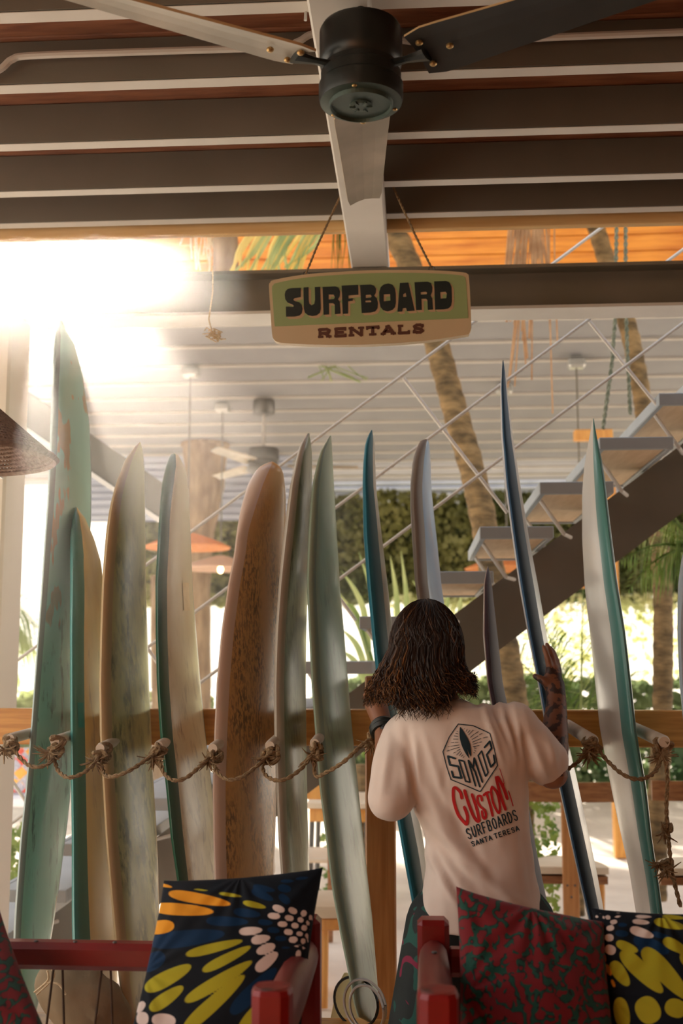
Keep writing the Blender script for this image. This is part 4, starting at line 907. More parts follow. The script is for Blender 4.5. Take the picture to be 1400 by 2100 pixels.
# palm of the right hand
wv = J['rw']; kn = P(1133, 1375, 3.17)
pal = P(1137, 1405, 3.155)
g.capsule(wv, pal, .027, .028); g.capsule(pal, kn, .026, .021); g.capsule(P(1128, 1402, 3.15), P(1130, 1380, 3.16), .022, .017)
lh = P(771, 1445, 3.17); g.capsule(J['lw'], lh, .026, .032); g.capsule(lh, P(768, 1420, 3.19), .030, .022)
fing = [ [(1128, 1376, 3.155), (1123, 1352, 3.155), (1119, 1338, 3.160), (1114, 1326, 3.168)],
 [(1136, 1374, 3.165), (1132, 1350, 3.175), (1127, 1335, 3.185), (1121, 1322, 3.195)],
 [(1142, 1378, 3.178), (1139, 1354, 3.190), (1134, 1338, 3.200), (1127, 1328, 3.210)],
 [(1146, 1386, 3.190), (1144, 1364, 3.205), (1140, 1350, 3.215), (1134, 1341, 3.225)],
 [(1131, 1408, 3.145), (1117, 1398, 3.14), (1106, 1391, 3.145), (1097, 1387, 3.155)]]
frr = [[.0105, .0095, .0085, .0065], [.0105, .0095, .009, .007], [.0105, .0095, .0085, .0065], [.009, .008, .0075, .006], [.016, .0125, .0105, .0085]]
for f_, r_ in zip(fing, frr):
    pp = [P(*q) for q in f_]
    for i in range(3): g.capsule(pp[i], pp[i+1], r_[i], r_[i+1], n=10)
fl = [[(764, 1432, 3.20), (757, 1415, 3.22), (757, 1402, 3.225)], [(770, 1428, 3.21), (765, 1408, 3.23), (766, 1395, 3.235)], [(777, 1430, 3.22), (774, 1410, 3.24), (776, 1398, 3.245)], [(783, 1434, 3.225), (782, 1416, 3.24), (785, 1405, 3.245)], [(762, 1450, 3.17), (752, 1436, 3.18), (749, 1424, 3.19)]]
for f_ in fl:
    pp = [P(*q) for q in f_]
    for i in range(2): g.capsule(pp[i], pp[i+1], .0095-.001*i, .0085-.001*i, n=10)
me = settled(g, .0042, 3); me.materials.clear(); me.materials.append(M['skin']); me.materials.append(M['skin_tattoo'])
re_, rw_ = J['re'], J['rw']
for p in me.polygons:
    c = p.center
    if c.x > re_.x-.07 and 1.30 < c.z < 1.575 and c.y > 2.95 and c.x > J['rs'].x+.03: p.material_index = 1
body = link('body', me, hp)
# --- T-shirt
s_ = G()
s_.ell(P(905, 1468, 2.97), (.11, .085, .05), n=18)
s_.capsule(J['ls']+V((.0, 0, -.005)), J['rs']+V((0, 0, -.005)), .072, .072, n=18)
def slab(px0, px1, py, Y, dep):
    a, b = P(px0, py, Y), P(px1, py, Y); return (a+b)/2, (b-a).length/2, dep
rows = [(1450, 838, 1010, .075), (1475, 806, 1062, .095), (1510, 798, 1078, .108), (1560, 812, 1078, .115), (1610, 828, 1078, .116), (1660, 850, 1084, .114), (1720, 872, 1090, .112), (1780, 876, 1097, .118), (1830, 866, 1105, .122), (1862, 862, 1110, .124), (1900, 866, 1112, .122)]
b0 = len(s_.v); K = 36
for (py, a0, a1, dep) in rows:
    c, hw, dp = slab(a0, a1, py, 2.97, dep)
    for k in range(K):
        an = 2*pi*k/K; e = .8
        s_.v.append(c + V((hw*abs(cos(an))**e*(1 if cos(an) > 0 else -1), dp*abs(sin(an))**e*(1 if sin(an) > 0 else -1), 0)))
for i in range(len(rows)-1):
    for k in range(K): k2 = (k+1) % K; s_.face((b0+i*K+k, b0+i*K+k2, b0+(i+1)*K+k2, b0+(i+1)*K+k))
s_.face([b0+k for k in range(K)]); s_.face([b0+(len(rows)-1)*K+k for k in range(K)][::-1])
# sleeves
s_.capsule(P(832, 1512, 2.98), P(812, 1580, 2.93), .064, .064, n=18); s_.capsule(P(812, 1580, 2.93), P(802, 1636, 2.90), .064, .060, n=18)
s_.capsule(P(1048, 1496, 2.97), P(1098, 1545, 2.985), .068, .070, n=18); s_.capsule(P(1098, 1545, 2.985), P(1117, 1562, 3.0), .070, .062, n=18)
sm_ = settled(s_, .006, 8); sm_.materials.clear(); sm_.materials.append(M['fabric_w'])
# folds: displace along the normal by oriented ridges
from mathutils import noise as _n
sm_.update()
nrms = [V(v.normal) for v in sm_.vertices]
for v, nn in zip(sm_.vertices, nrms):
    px, py = proj(v.co); fr_ = 0
    def fold(x0, y0, x1, y1, w_, amp):
        dx, dy = x1-x0, y1-y0; L = sqrt(dx*dx+dy*dy); t = ((px-x0)*dx+(py-y0)*dy)/L/L; dd = ((px-x0)*dy-(py-y0)*dx)/L
        if t < -.15 or t > 1.15: return 0
        return amp*math.exp(-(dd/w_)**2)*max(0, sin(pi*min(1, max(0, (t+.15)/1.3))))
    if v.co.y < 3.02:
        for q in ((980, 1420, 1030, 1560, 6, .004), (1000, 1420, 1052, 1540, 6, -.004), (1020, 1430, 1062, 1560, 6, .004), (1040, 1440, 1075, 1600, 7, -.004), (1055, 1455, 1082, 1640, 7, .005),
                  (835, 1500, 850, 1640, 9, -.006), (850, 1520, 862, 1620, 8, .005), (828, 1560, 838, 1640, 7, .005), (868, 1500, 930, 1700, 8, .003), (930, 1480, 905, 1640, 8, -.002),
                  (862, 1600, 960, 1790, 12, .006), (880, 1600, 1010, 1800, 10, -.005), (860, 1660, 1050, 1850, 12, .006), (870, 1700, 1000, 1850, 9, -.005), (900, 1750, 1090, 1862, 10, .005),
                  (872, 1740, 940, 1860, 9, .006), (885, 1740, 960, 1870, 7, -.005), (1088, 1520, 1125, 1600, 9, .006), (1075, 1500, 1095, 1600, 8, -.006), (1120, 1500, 1140, 1580, 8, .004), (800, 1520, 780, 1640, 9, .004), (1060, 1600, 1095, 1850, 12, -.004)):
            fr_ += fold(*q)
    fr_ = fr_*1.5 + .005*_n.noise(V(v.co)*12) + .003*_n.noise(V((v.co.x*30, v.co.y*20, v.co.z*14)))
    v.co = v.co + nn*fr_
shirt = link('t_shirt', sm_, hp)
bvh_ = BVHTree.FromPolygons([v.co for v in sm_.vertices], [tuple(p.vertices) for p in sm_.polygons])
def hem(c, axis, r, w_=.004):
    axis = V(axis).normalized(); u1_ = axis.orthogonal().normalized(); u2_ = axis.cross(u1_); g = G(); ring = []
    for i in range(41):
        a = i*2*pi/40; d = u1_*cos(a)+u2_*sin(a); h, nn, _, _ = bvh_.ray_cast(V(c)+d*.16, -d)
        if h is not None: ring.append(h + d*.0005)
    if len(ring) > 20: g.tube(ring, w_, 6, flat=.5); g.build('hem', M['fabric_w'], shirt, smooth=True, local=True)
# --- print on the back of the shirt
bv = BVHTree.FromPolygons([v.co for v in sm_.vertices], [tuple(p.vertices) for p in sm_.polygons])
def onshirt(px, py, off):
    d = D(px, py).normalized(); h, nn, _, _ = bv.ray_cast(CAM, d)
    if h is None: return None
    if nn.dot(d) > 0: nn = -nn
    return h - d*off*.4 + nn*off*.6
def ribbon(g, pts, w, off=.0022, closed=False, smooth=True, step=4.0):
    pts = [V((x, y, 0)) for x, y in pts]
    if smooth and len(pts) > 2: pts = catmull(pts, 6, closed)
    if closed: pts = pts + [pts[0]]
    fine = [pts[0]]
    for a, b in zip(pts, pts[1:]):
        m_ = max(1, int((b-a).length/step/2))
        for k in range(1, m_+1): fine.append(a.lerp(b, k/m_))
    row = []; n = len(fine)
    for i, p in enumerate(fine):
        t = fine[min(i+1, n-1)]-fine[max(i-1, 0)]
        if closed and i in (0, n-1): t = fine[1]-fine[-2]
        if t.length < 1e-6: continue
        t.normalize(); nn = V((-t.y, t.x, 0)); ww = w(i/(n-1)) if callable(w) else w
        e = t*(-ww*.3 if i == 0 and not closed else ww*.3 if i == n-1 and not closed else 0)
        r = []
        for k in (-1, -.33, .33, 1):
            kk = k*(.55 if (i in (0, n-1) and not closed) else 1)
            q = p+e+nn*ww/2*kk; s3 = onshirt(890+q.x/7, 1470+q.y/7, off)
            r.append(s3)
        row.append(r)
    for a, b in zip(row, row[1:]):
        for k in range(3):
            q = (a[k], a[k+1], b[k+1], b[k])
            if None in q or max((q[0]-q[2]).length, (q[1]-q[3]).length) > .03: continue
            i0 = len(g.v); g.v += list(q); g.face((i0, i0+1, i0+2, i0+3))
g = G(); ribbon(g, [(345, 105), (560, 130), (800, 240), (860, 460), (905, 700), (660, 1075), (400, 965), (240, 900), (175, 700), (125, 500), (215, 290)], 14, closed=True, smooth=False)
g.build('hexagon_print', M['ink'], shirt, local=True)
g = G()
ribbon(g, [(372, 150), (395, 300), (440, 450), (495, 590)], lambda t: 8+56*sin(pi*min(1, t*1.02))**.8 if t < .98 else 10)
ribbon(g, [(376, 152), (420, 250), (478, 390), (525, 570)], lambda t: 6+58*sin(pi*min(1, t))**.8)
g.build('board_print', M['ink'], shirt, local=True)
g = G()
for q in [((455, 215), (475, 178)), ((478, 232), (513, 195)), ((490, 264), (557, 190)), ((515, 300), (570, 252)), ((580, 246), (635, 212)), ((540, 328), (628, 275)), ((645, 258), (690, 240)), ((545, 365), (670, 312)), ((700, 305), (768, 288)), ((552, 395), (630, 370)), ((645, 368), (682, 360)), ((553, 430), (647, 410)), ((565, 437), (592, 433)), ((570, 462), (606, 453)), ((572, 486), (600, 491)), ((565, 514), (585, 520)), ((430, 178), (438, 165)), ((322, 208), (342, 212)), ((305, 240), (340, 245)), ((283, 275), (343, 285)), ((270, 322), (342, 322)), ((240, 373), (285, 370)), ((297, 368), (347, 365)), ((195, 430), (220, 428)), ((235, 424), (360, 404)), ((180, 492), (220, 482)), ((235, 474), (365, 434)), ((275, 522), (310, 504)), ((322, 494), (372, 462)), ((320, 550), (377, 492)), ((360, 560), (395, 515)), ((385, 572), (414, 542)), ((410, 590), (430, 570))]:
    ribbon(g, q, 8, smooth=False)
g.build('sun_ray_print', M['ink'], shirt, local=True)
for pl, w_, cl in (([(300, 598), (195, 565), (228, 690), (345, 712), (392, 880), (275, 862), (250, 780)], 26, False), ([(352, 618), (428, 640), (515, 940), (450, 925)], 22, True), None, ([(628, 558), (680, 490), (772, 800), (735, 855)], 22, True), ([(718, 442), (798, 350), (822, 450), (752, 545), (812, 722), (868, 655), (850, 550)], 27, False)) if False else ():
    pass
for item in ([([(300, 598), (195, 565), (228, 690), (345, 712), (392, 880), (275, 862), (250, 780)], 30, False)], [([(352, 618), (428, 640), (515, 940), (450, 925)], 22, True)],
             [([(486, 625), (592, 992)], 24, False), ([(492, 630), (585, 790), (655, 1005)], 26, False), ([(572, 590), (560, 720)], 26, False), ([(572, 595), (692, 940)], 26, False)],
             [([(628, 558), (680, 490), (772, 800), (735, 855)], 22, True)], [([(718, 442), (798, 350), (822, 450), (752, 545), (812, 722), (868, 655), (850, 550)], 27, False)]):
    g = G()
    for pl, w_, cl in item: ribbon(g, pl, w_, closed=cl, smooth=False)
    g.build('letter', M['ink'], shirt, local=True)
RED = [[([(395, 1172), (372, 1080), (300, 1015), (272, 1060), (285, 1220), (345, 1400), (430, 1510), (467, 1535), (474, 1420), (428, 1290)], 42)],
 [([(432, 1052), (490, 1240), (560, 1420), (620, 1500), (640, 1460), (600, 1290), (540, 1110)], 42)],
 [([(685, 1205), (668, 1140), (625, 1140), (622, 1210), (660, 1285), (725, 1345), (742, 1420), (722, 1462), (695, 1430), (685, 1350)], 34)],
 [([(705, 1128), (740, 1095), (785, 1078)], 36), ([(752, 1105), (800, 1270), (838, 1425)], 36)],
 [([(828, 1000), (815, 1080), (850, 1250), (920, 1380), (940, 1290), (900, 1100), (828, 1000)], 34)],
 [([(882, 865), (940, 1100), (1020, 1335)], 42), ([(905, 860), (985, 1010), (1045, 1180)], 44), ([(985, 960), (1000, 1040), (1045, 1180)], 26), ([(935, 740), (985, 900), (1000, 960)], 10), ([(1060, 1060), (1095, 1170), (1125, 1280)], 16)]]
for item in RED:
    g = G()
    for pl, w_ in item: ribbon(g, pl, w_, off=.0026)
    g.build('letter', M['ink_red'], shirt, local=True)
def word(txt, o0, adv, wid, hgt, w_):
    k = 0
    for ch in txt:
        if ch != ' ':
            g = G()
            for pl in FONT[ch]:
                ribbon(g, [(o0[0]+adv[0]*k+wid[0]*u+hgt[0]*v, o0[1]+adv[1]*k+wid[1]*u+hgt[1]*v) for u, v in pl], w_, smooth=False)
            g.build('letter', M['ink'], shirt, local=True)
        k += 1 if ch != ' ' else .35
word('SURFBOARDS', (448, 1612), (73, -29), (52, -20), (45, 148), 18)
word('SANTA TERESA', (528, 1795), (60.5, -21), (42, -14), (22, 66), 15)
# --- shorts
s2 = G(); hp_ = J['hip']
s2.ell(hp_+V((0, 0, -.02)), (.165, .125, .11), n=20)
for h_, k_, w1 in ((hl, kl, .095), (hr, kr, .095)):
    s2.capsule(h_, h_.lerp(k_, .9), .108, w1, n=18)
shm = settled(s2, .008, 8); shm.materials.clear()
M['shorts'] = mat('dark_tropical_shorts', (.010, .016, .016), (.014, .022, .02), rough=.8)
t = M['shorts'].node_tree; b = t.nodes['Principled BSDF']; tcn = [n for n in t.nodes if n.type == 'TEX_COORD'][0]
src = b.inputs['Base Color'].links[0].from_socket
for col, sc, lo in (((.012, .09, .07), 14, .60), ((.24, .012, .05), 11, .64)):
    nz = t.nodes.new('ShaderNodeTexNoise'); nz.inputs['Scale'].default_value = sc; nz.inputs['Detail'].default_value = 1; nz.inputs['Distortion'].default_value = 1.5; t.links.new(tcn.outputs['Object'], nz.inputs['Vector'])
    r = t.nodes.new('ShaderNodeMapRange'); r.inputs['From Min'].default_value = lo; r.inputs['From Max'].default_value = lo+.02; t.links.new(nz.outputs['Fac'], r.inputs['Value'])
    mx = t.nodes.new('ShaderNodeMix'); mx.data_type = 'RGBA'; mx.inputs['B'].default_value = (*col, 1); t.links.new(src, mx.inputs['A']); t.links.new(r.outputs[0], mx.inputs['Factor']); src = mx.outputs['Result']
t.links.new(src, b.inputs['Base Color'])
shm.materials.append(M['shorts']); link('shorts', shm, hp)
# --- watch
wa = J['lw'].lerp(J['le'], .04); ax = (J['lw']-J['le']).normalized(); u1 = ax.orthogonal().normalized(); u2 = ax.cross(u1)
g = G(); ring = [wa + (u1*cos(a)+u2*sin(a))*.029 for a in [i*2*pi/20 for i in range(21)]]
g.tube([q-ax*.006 for q in ring], .0105, 6); g.tube([q+ax*.008 for q in ring], .0105, 6); wo = g.build('watch', M['black'], hp, smooth=True)
G().ell(wa+V((.006, -.03, 0)), (.017, .010, .017), n=12).build('watch_case', M['glass_dark'], wo, local=True)
# --- eyes
for sx in (-1, 1): G().ell(H+V((sx*.030, .088, .008)), (.012, .008, .009), n=10).build('eye', M['dowel'], hp, smooth=True)
# --- hair
hc = H+V((.008, -.012, .006)); random.seed(21)
hs = G(); hs.ell(hc+V((0, -.002, .002)), (.082, .099, .116), n=20)
hs.capsule(hc+V((0, -.012, -.04)), P(885, 1415, 2.955), .076, .066, n=16); hs.capsule(P(832, 1425, 2.955), P(900, 1420, 2.955), .045, .045, n=14)
hm = settled(hs, .010, 6); hm.materials.clear()
def hair_mat():
    m = bpy.data.materials.new('brown_hair'); m.use_nodes = True; t = m.node_tree; b = t.nodes['Principled BSDF']
    b.inputs['Roughness'].default_value = .55; at = t.nodes.new('ShaderNodeAttribute'); at.attribute_name = 'tone'
    r = t.nodes.new('ShaderNodeValToRGB'); e = r.color_ramp.elements; e[0].color = (.007, .003, .0015, 1); e[1].color = (.26, .115, .035, 1); e[1].position = 1
    x = e.new(.55); x.color = (.024, .010, .004, 1); t.links.new(at.outputs['Fac'], r.inputs[0]); t.links.new(r.outputs[0], b.inputs['Base Color'])
    b.inputs['Specular IOR Level'].default_value = .35; return m
M['hair'] = hair_mat(); M['hair_core'] = mat('hair_core', (.010, .005, .003), (.016, .008, .004), rough=.8)
hm.materials.append(M['hair_core']); hcore = link('hair', hm, hp)
g = G(); tone = []
top = hc+V((-.005, -.02, .125))
for k in range(2300):
    az = random.uniform(0, 2*pi); 
    if 1.0 < az < 2.14 and random.random() < .8: continue          # less in front of the face
    el = radians(random.uniform(30, 88)) if random.random() < .6 else radians(random.uniform(70, 89))
    rx, ry, rz = .094, .112, .128
    sd = 1 + random.uniform(-.02, .05)
    pts = []; steps = 7
    for i in range(steps):
        e = lerp(el, radians(2), i/(steps-1)); a2 = az + .12*sin(i*1.2+k)
        pts.append(hc + V((rx*sd*cos(e)*cos(a2), ry*sd*cos(e)*sin(a2), rz*sd*sin(e))))
    lt = cos(az); L = (random.uniform(.085, .135) if lt > .45 else random.uniform(.11, .155) if lt < -.45 else random.uniform(.13, .185)) ; base = pts[-1]; outd = V((cos(az), sin(az), 0)); am = random.uniform(.004, .012); fq = random.uniform(9, 15); p0 = random.uniform(0, 6)
    side = V((-sin(az), cos(az), 0)); nst = 13; lat = cos(az)
    back = max(0, -sin(az))
    for i in range(1, nst+1):
        t = i/nst; fl_ = .045*t*t if lat > .35 else (.052*t if lat < -.25 else .012*t)
        cur = .02*t*t*t
        p = base + V((0, 0, -L*t)) + V((lat*fl_ - .012*t, -.012*back*t, 0)) + side*(am*t*sin(fq*t*1.8+p0)) + outd*(am*.8*t*cos(fq*t*1.8+p0)) 
        if t > .7: p = p + V((0, 0, .03*(t-.7)*random.uniform(0, 1)*3*(1 if lat > .2 else .4)))
        pts.append(p)
    r0 = random.uniform(.0016, .0032); N_ = len(pts)
    b0 = len(g.v); g.tube(pts, [r0*(.6+.4*min(1, i/3))*(1-.75*(i/(N_-1))**2) for i in range(N_)], 4, caps=False)
    tn = min(1, max(0, random.gauss(.30, .20)+(.12 if lat < -.5 else 0))); tone += [min(1, tn + .30*max(0, ((i//4)-7)/(N_-7))) for i in range(len(g.v)-b0)]  # left strands and tips toned lighter as painted golden highlights
g.attr['tone'] = tone
o = g.build('hair_strands', M['hair'], hp, smooth=True); o['kind'] = 'stuff'
# ================================================================== PLANTS AND GARDEN
def palm_trunk(pts, r0, r1, ringgap, label, name='palm_tree', group='palm trees behind the staircase', m='palm'):
    c = catmull(pts, 8); n0 = len(c); L = sum((c[i+1]-c[i]).length for i in range(n0-1)); n = int(L/.035); g = G()
    cum = [0]
    for i in range(n0-1): cum.append(cum[-1]+(c[i+1]-c[i]).length)
    path, rad = [], []
    k = 0; ph = 0
    for i in range(n+1):
        s_ = L*i/n
        while k < n0-2 and cum[k+1] < s_: k += 1
        path.append(c[k].lerp(c[k+1], (s_-cum[k])/max(1e-6, cum[k+1]-cum[k])))
        fr = (s_/ringgap) % 1; rad.append(lerp(r0, r1, i/n)*(1.09-.13*fr if ringgap else 1+.03*sin(i*.7)))
    t = thing(name, path[-1].copy(), label, 'tree', group)
    t.location.z = 0 if path[-1].z < .4 else path[-1].z
    g.tube(path, rad, 18); g.build('trunk', M[m], t, smooth=True)
    return t, path
def frond(base, tip, droop, n, ll, mt, parent, name='frond', seed=0, side=None, w=.011, hang=.3):
    random.seed(seed); base, tip = V(base), V(tip); mid = (base+tip)/2 + V((0, 0, droop)); path = []
    for i in range(n+1):
        t = i/n; path.append(base*(1-t)**2 + mid*2*t*(1-t) + tip*t*t)
    g = G(); g.tube(path, [lerp(.010, .002, i/n) for i in range(n+1)], 5); st = g.build(name, mt, parent, smooth=True)
    d = (tip-base).normalized(); sd = side or d.cross(V((0, 0, 1))).normalized(); g = G()
    for i in range(2, n+1):
        t = i/n; p = path[i]; tg = (path[i]-path[i-1]).normalized()
        for s_ in (-1, 1):
            L = ll*sin(pi*min(.97, t*.85+.12))*random.uniform(.85, 1.1); dr = (sd*s_*.85 + tg*.65 + V((random.uniform(-.1, .1), random.uniform(-.1, .1), -.1))).normalized()
            q1 = p+dr*L*.5; q2 = p+dr*L+V((0, 0, -hang*L)); wn = dr.cross(V((random.uniform(-.3, .3), random.uniform(-.5, .1), 1))).normalized()*w
            b = len(g.v); g.v += [p-wn*.4, p+wn*.4, q1+wn, q1-wn, q2]; g.face((b, b+1, b+2, b+3)); g.face((b+3, b+2, b+4))
    lf = g.build('leaflets', mt, st, local=True); lf['kind'] = 'stuff'; return st
Y1 = 6.9
tA, pA = palm_trunk([P(785, 430, Y1), P(815, 490, Y1), P(850, 570, Y1), P(893, 700, Y1), P(935, 850, Y1), P(972, 980, Y1), P(995, 1090, Y1), P(1020, 1250, Y1), P(1048, 1400, Y1), P(1062, 1560, Y1), P(1066, 1720, Y1), P(1070, 1905, Y1)], .073, .086, .12, 'leaning palm trunk crossing the white rods left of the stairs')
tB, pB = palm_trunk([P(1212, 430, 7.2), P(1232, 500, 7.2), P(1258, 580, 7.2), P(1290, 680, 7.2), P(1312, 790, 7.2), P(1328, 900, 7.2), P(1345, 1060, 7.2), P(1358, 1200, 7.2), P(1358, 1450, 7.2), P(1350, 1620, 7.2), P(1345, 1845, 7.2)], .055, .062, .10, 'slim palm trunk behind the upper stairs near the right edge')
# crowns above, out of the frame
for (tt, top, sd_) in ((tA, pA[0], 1), (tB, pB[0], 2)):
    for k in range(7):
        a = k*2*pi/7+sd_; frond(top+V((0, 0, .5)), top+V((.7*cos(a), .7*sin(a)*.25, .7)), .4, 16, .35, M['leaf'], tt, seed=k+sd_*10)
    G().tube([top, top+V((-.05, 0, .5))], .06, 10).build('crown_stem', M['palm'], tt)
# big brown tree left of centre, thinner one beside it
YT = 13.35
g = G(); pts = [V((P(421, 900, YT).x, YT, 4.165)), P(421, 902, YT), P(418, 1000, YT), P(410, 1100, YT), P(406, 1200, YT), P(408, 1400, YT), P(405, 1633, YT)]
rr = [.30, .285, .24, .17, .15, .14, .17]
c = catmull(pts, 8); n = len(c)
tt = thing('tree', V((c[-1].x, YT, 0)), 'thick brown tree trunk behind the hanging wicker lamps', 'tree')
g.tube(c, [interp([(i_*8, rr[i_]) for i_ in range(7)], i)*(1+.03*sin(i*1.3)) for i in range(n)], 22); g.build('trunk', M['bark'], tt, smooth=True)
tt = thing('tree', V((P(322, 1600, 12.5).x, 12.5, 0)), 'thin greyish trunk between the olive and the green railed boards', 'tree')
G().tube([P(318, 1180, 12.5), P(320, 1300, 12.5), P(324, 1450, 12.5), P(320, 1660, 12.5)], [.05, .065, .075, .09], 12).build('trunk', M['bark'], tt, smooth=True)
# ivy bank cut as a screen, sky gap for its sunlit half; low hedge
def leafmass(name, x0, x1, y0, y1, z0, z1, n, s0, s1, mt, seed, parent=None, edge=0, core=True):
    random.seed(seed); g = G()
    for k in range(n):
        x, y, z = random.uniform(x0, x1), random.uniform(y0, y1), random.uniform(z0, z1)
        if edge: z += edge*_n.noise(V((x*1.3, 3, 7)))
        L = random.uniform(s0, s1); dr = V((random.gauss(0, 1), random.gauss(0, .5), random.gauss(-.3, 1))).normalized(); wn = dr.orthogonal().normalized(); wn = (Matrix.Rotation(random.uniform(0, 6.28), 3, dr) @ wn)*L*.42
        p = V((x, y, z)); b = len(g.v); g.v += [p-dr*L*.5, p+wn, p+dr*L*.5, p-wn]; g.face((b, b+1, b+2, b+3))
    o = g.build(name, mt, parent); return o
zi0, zi1 = P(700, 1238, 15).z, P(700, 1060, 15).z
ix0, ix1 = P(290, 1150, 15).x, P(1520, 1150, 15).x
M['ivy'] = mat('ivy_leaf2', (.045, .075, .02), (.34, .32, .11), rough=.55, scale=.9, trans=.35, lo=.3, hi=.7)
o = leafmass('ivy_bank_top', ix0, ix1, 14.85, 15.15, zi0, zi1+.3, 15000, .07, .15, M['ivy'], 4, edge=.10); tag(o, 'dense dark ivy bank cut off as a screen so sky shows bright below', 'ivy', kind='stuff')
tag(G().box(((ix0+ix1)/2, 15.05, (zi0+zi1)/2+.12), (ix1-ix0, .05, zi1-zi0), bev=0).build('ivy_trellis', M['ivy_dark']), 'dark trellis panel added to carry the cut-off ivy', 'trellis')
for px in (300, 900, 1490):
    pass
hz1 = P(700, 1392, 13.8).z
o = leafmass('low_hedge', P(-60, 1500, 13.8).x, P(430, 1500, 13.8).x, 13.6, 14.1, 0, hz1*.9, 3600, .08, .17, mat('pale_hedge_leaf', (.12, .20, .06), (.34, .38, .16), rough=.6, scale=1.2, trans=.4), 8, edge=.2); tag(o, 'pale low hedge behind the boards at left', 'hedge', kind='stuff')
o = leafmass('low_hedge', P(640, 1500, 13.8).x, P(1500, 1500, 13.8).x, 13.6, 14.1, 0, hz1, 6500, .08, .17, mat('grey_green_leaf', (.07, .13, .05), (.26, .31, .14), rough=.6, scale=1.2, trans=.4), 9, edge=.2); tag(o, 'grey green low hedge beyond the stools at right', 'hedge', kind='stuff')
# sparse ivy between screen and hedge, sunlight put into its pale colour
mcl = mat('sun_painted_ivy', (.55, .58, .30), (.80, .76, .50), rough=.6, scale=1.5, trans=.6)
o = leafmass('sun_painted_ivy', P(800, 1500, 14.8).x, P(1500, 1500, 14.8).x, 14.70, 14.83, hz1*.9, zi0+.1, 2400, .06, .13, mcl, 10); tag(o, 'ivy leaves painted pale as if in sun, between the hedge and the ivy screen', 'climber', kind='stuff')
# potted-size palms and fronds
def plant(px, py, Y, label, cat='palm', name='palm_plant'):
    b = P(px, py, Y); b.z = 0; return thing(name, b, label, cat)
t = plant(740, 1700, 7.6, 'yellow-green strap leaved plant between the sage and teal-blue boards', 'plant', 'strap_leaf_plant'); b0 = V(t.location)
g = G().tube([b0, b0+V((0, 0, .9))], .04, 8).build('stem', M['palm'], t)
random.seed(7)
for (x0, y0, x1, y1, x2, y2) in ((760, 1400, 745, 1250, 700, 1170), (770, 1400, 740, 1290, 695, 1215), (775, 1400, 730, 1260, 705, 1240), (800, 1420, 815, 1260, 800, 1140), (815, 1420, 835, 1270, 822, 1130), (790, 1400, 850, 1290, 880, 1150), (800, 1400, 870, 1250, 845, 1190), (760, 1420, 735, 1330, 700, 1290), (760, 1430, 730, 1360, 700, 1335), (790, 1420, 780, 1280, 735, 1130), (830, 1400, 930, 1290, 945, 1200), (820, 1400, 905, 1280, 920, 1180)):
    pts = catmull([P(x0, y0, 7.6), P(x1, y1, 7.6), P(x2, y2, 7.6)], 5); n = len(pts); g = G()
    for i, p in enumerate(pts):
        wd = .022*sin(pi*min(.98, (i+.8)/n*.95+.08)); d = (pts[min(i+1, n-1)]-pts[max(i-1, 0)]).normalized(); s_ = d.cross(V((0, 1, 0))).normalized(); g.v += [p-s_*wd, p+V((0, -.006, 0)), p+s_*wd]
    for i in range(n-1):
        k = i*3; g.face((k, k+1, k+4, k+3)); g.face((k+1, k+2, k+5, k+4))
    g.build('leaf', M['leaf_pale'] if random.random() < .6 else M['leaf'], t)
t = plant(1180, 1760, 7.4, 'feathery green palm between the navy and pearl boards'); b = V(t.location)
G().tube([b, b+V((0, 0, .6))], .05, 8).build('stem', M['palm'], t)
for i, (x0, y0, x1, y1, dr) in enumerate(((1190, 1490, 1195, 1200, .0), (1150, 1500, 1080, 1230, .05), (1180, 1480, 1110, 1270, .1), (1160, 1480, 1030, 1330, .12), (1200, 1480, 1260, 1250, .1), (1170, 1500, 1120, 1340, .1), (1210, 1500, 1300, 1380, .12), (1100, 1500, 1040, 1400, .08))):
    frond(P(x0, y0, 7.4), P(x1, y1, 7.4+random.uniform(-.2, .2)), dr, 26, .26, M['leaf'] if i % 3 else M['leaf_pale'], t, seed=i+40, side=V((.8, 0, .5)), w=.007, hang=.25)
t = plant(1420, 1800, 6.2, 'arching palm frond reaching in from the right edge'); b = V(t.location); G().tube([b, P(1440, 1200, 6.2)], .05, 8).build('stem', M['palm'], t)
for i, (x1, y1, dr) in enumerate(((1275, 1150, .15), (1300, 1090, .12), (1350, 1060, .1), (1330, 1180, .16), (1290, 1210, .2))):
    frond(P(1440, 1140, 6.2), P(x1, y1, 6.1), dr, 24, .20, M['leaf'] if i != 1 else M['leaf_pale'], t, seed=i+60, side=V((.5, .3, -.8)), w=.0055, hang=.35)
t = plant(-20, 1700, 10, 'pale palm leaves in the glare beyond the left column'); b = V(t.location); G().tube([b, P(-20, 1250, 10)], .05, 8).build('stem', M['palm'], t)
for i, (x1, y1, dr) in enumerate(((75, 1280, .2), (60, 1330, .15), (90, 1370, .25), (40, 1400, .2))):
    frond(P(-20, 1250, 10), P(x1, y1, 10), dr, 16, .3, M['leaf_pale'], t, seed=i+80, side=V((.2, 0, -.9)), w=.014, hang=.6)
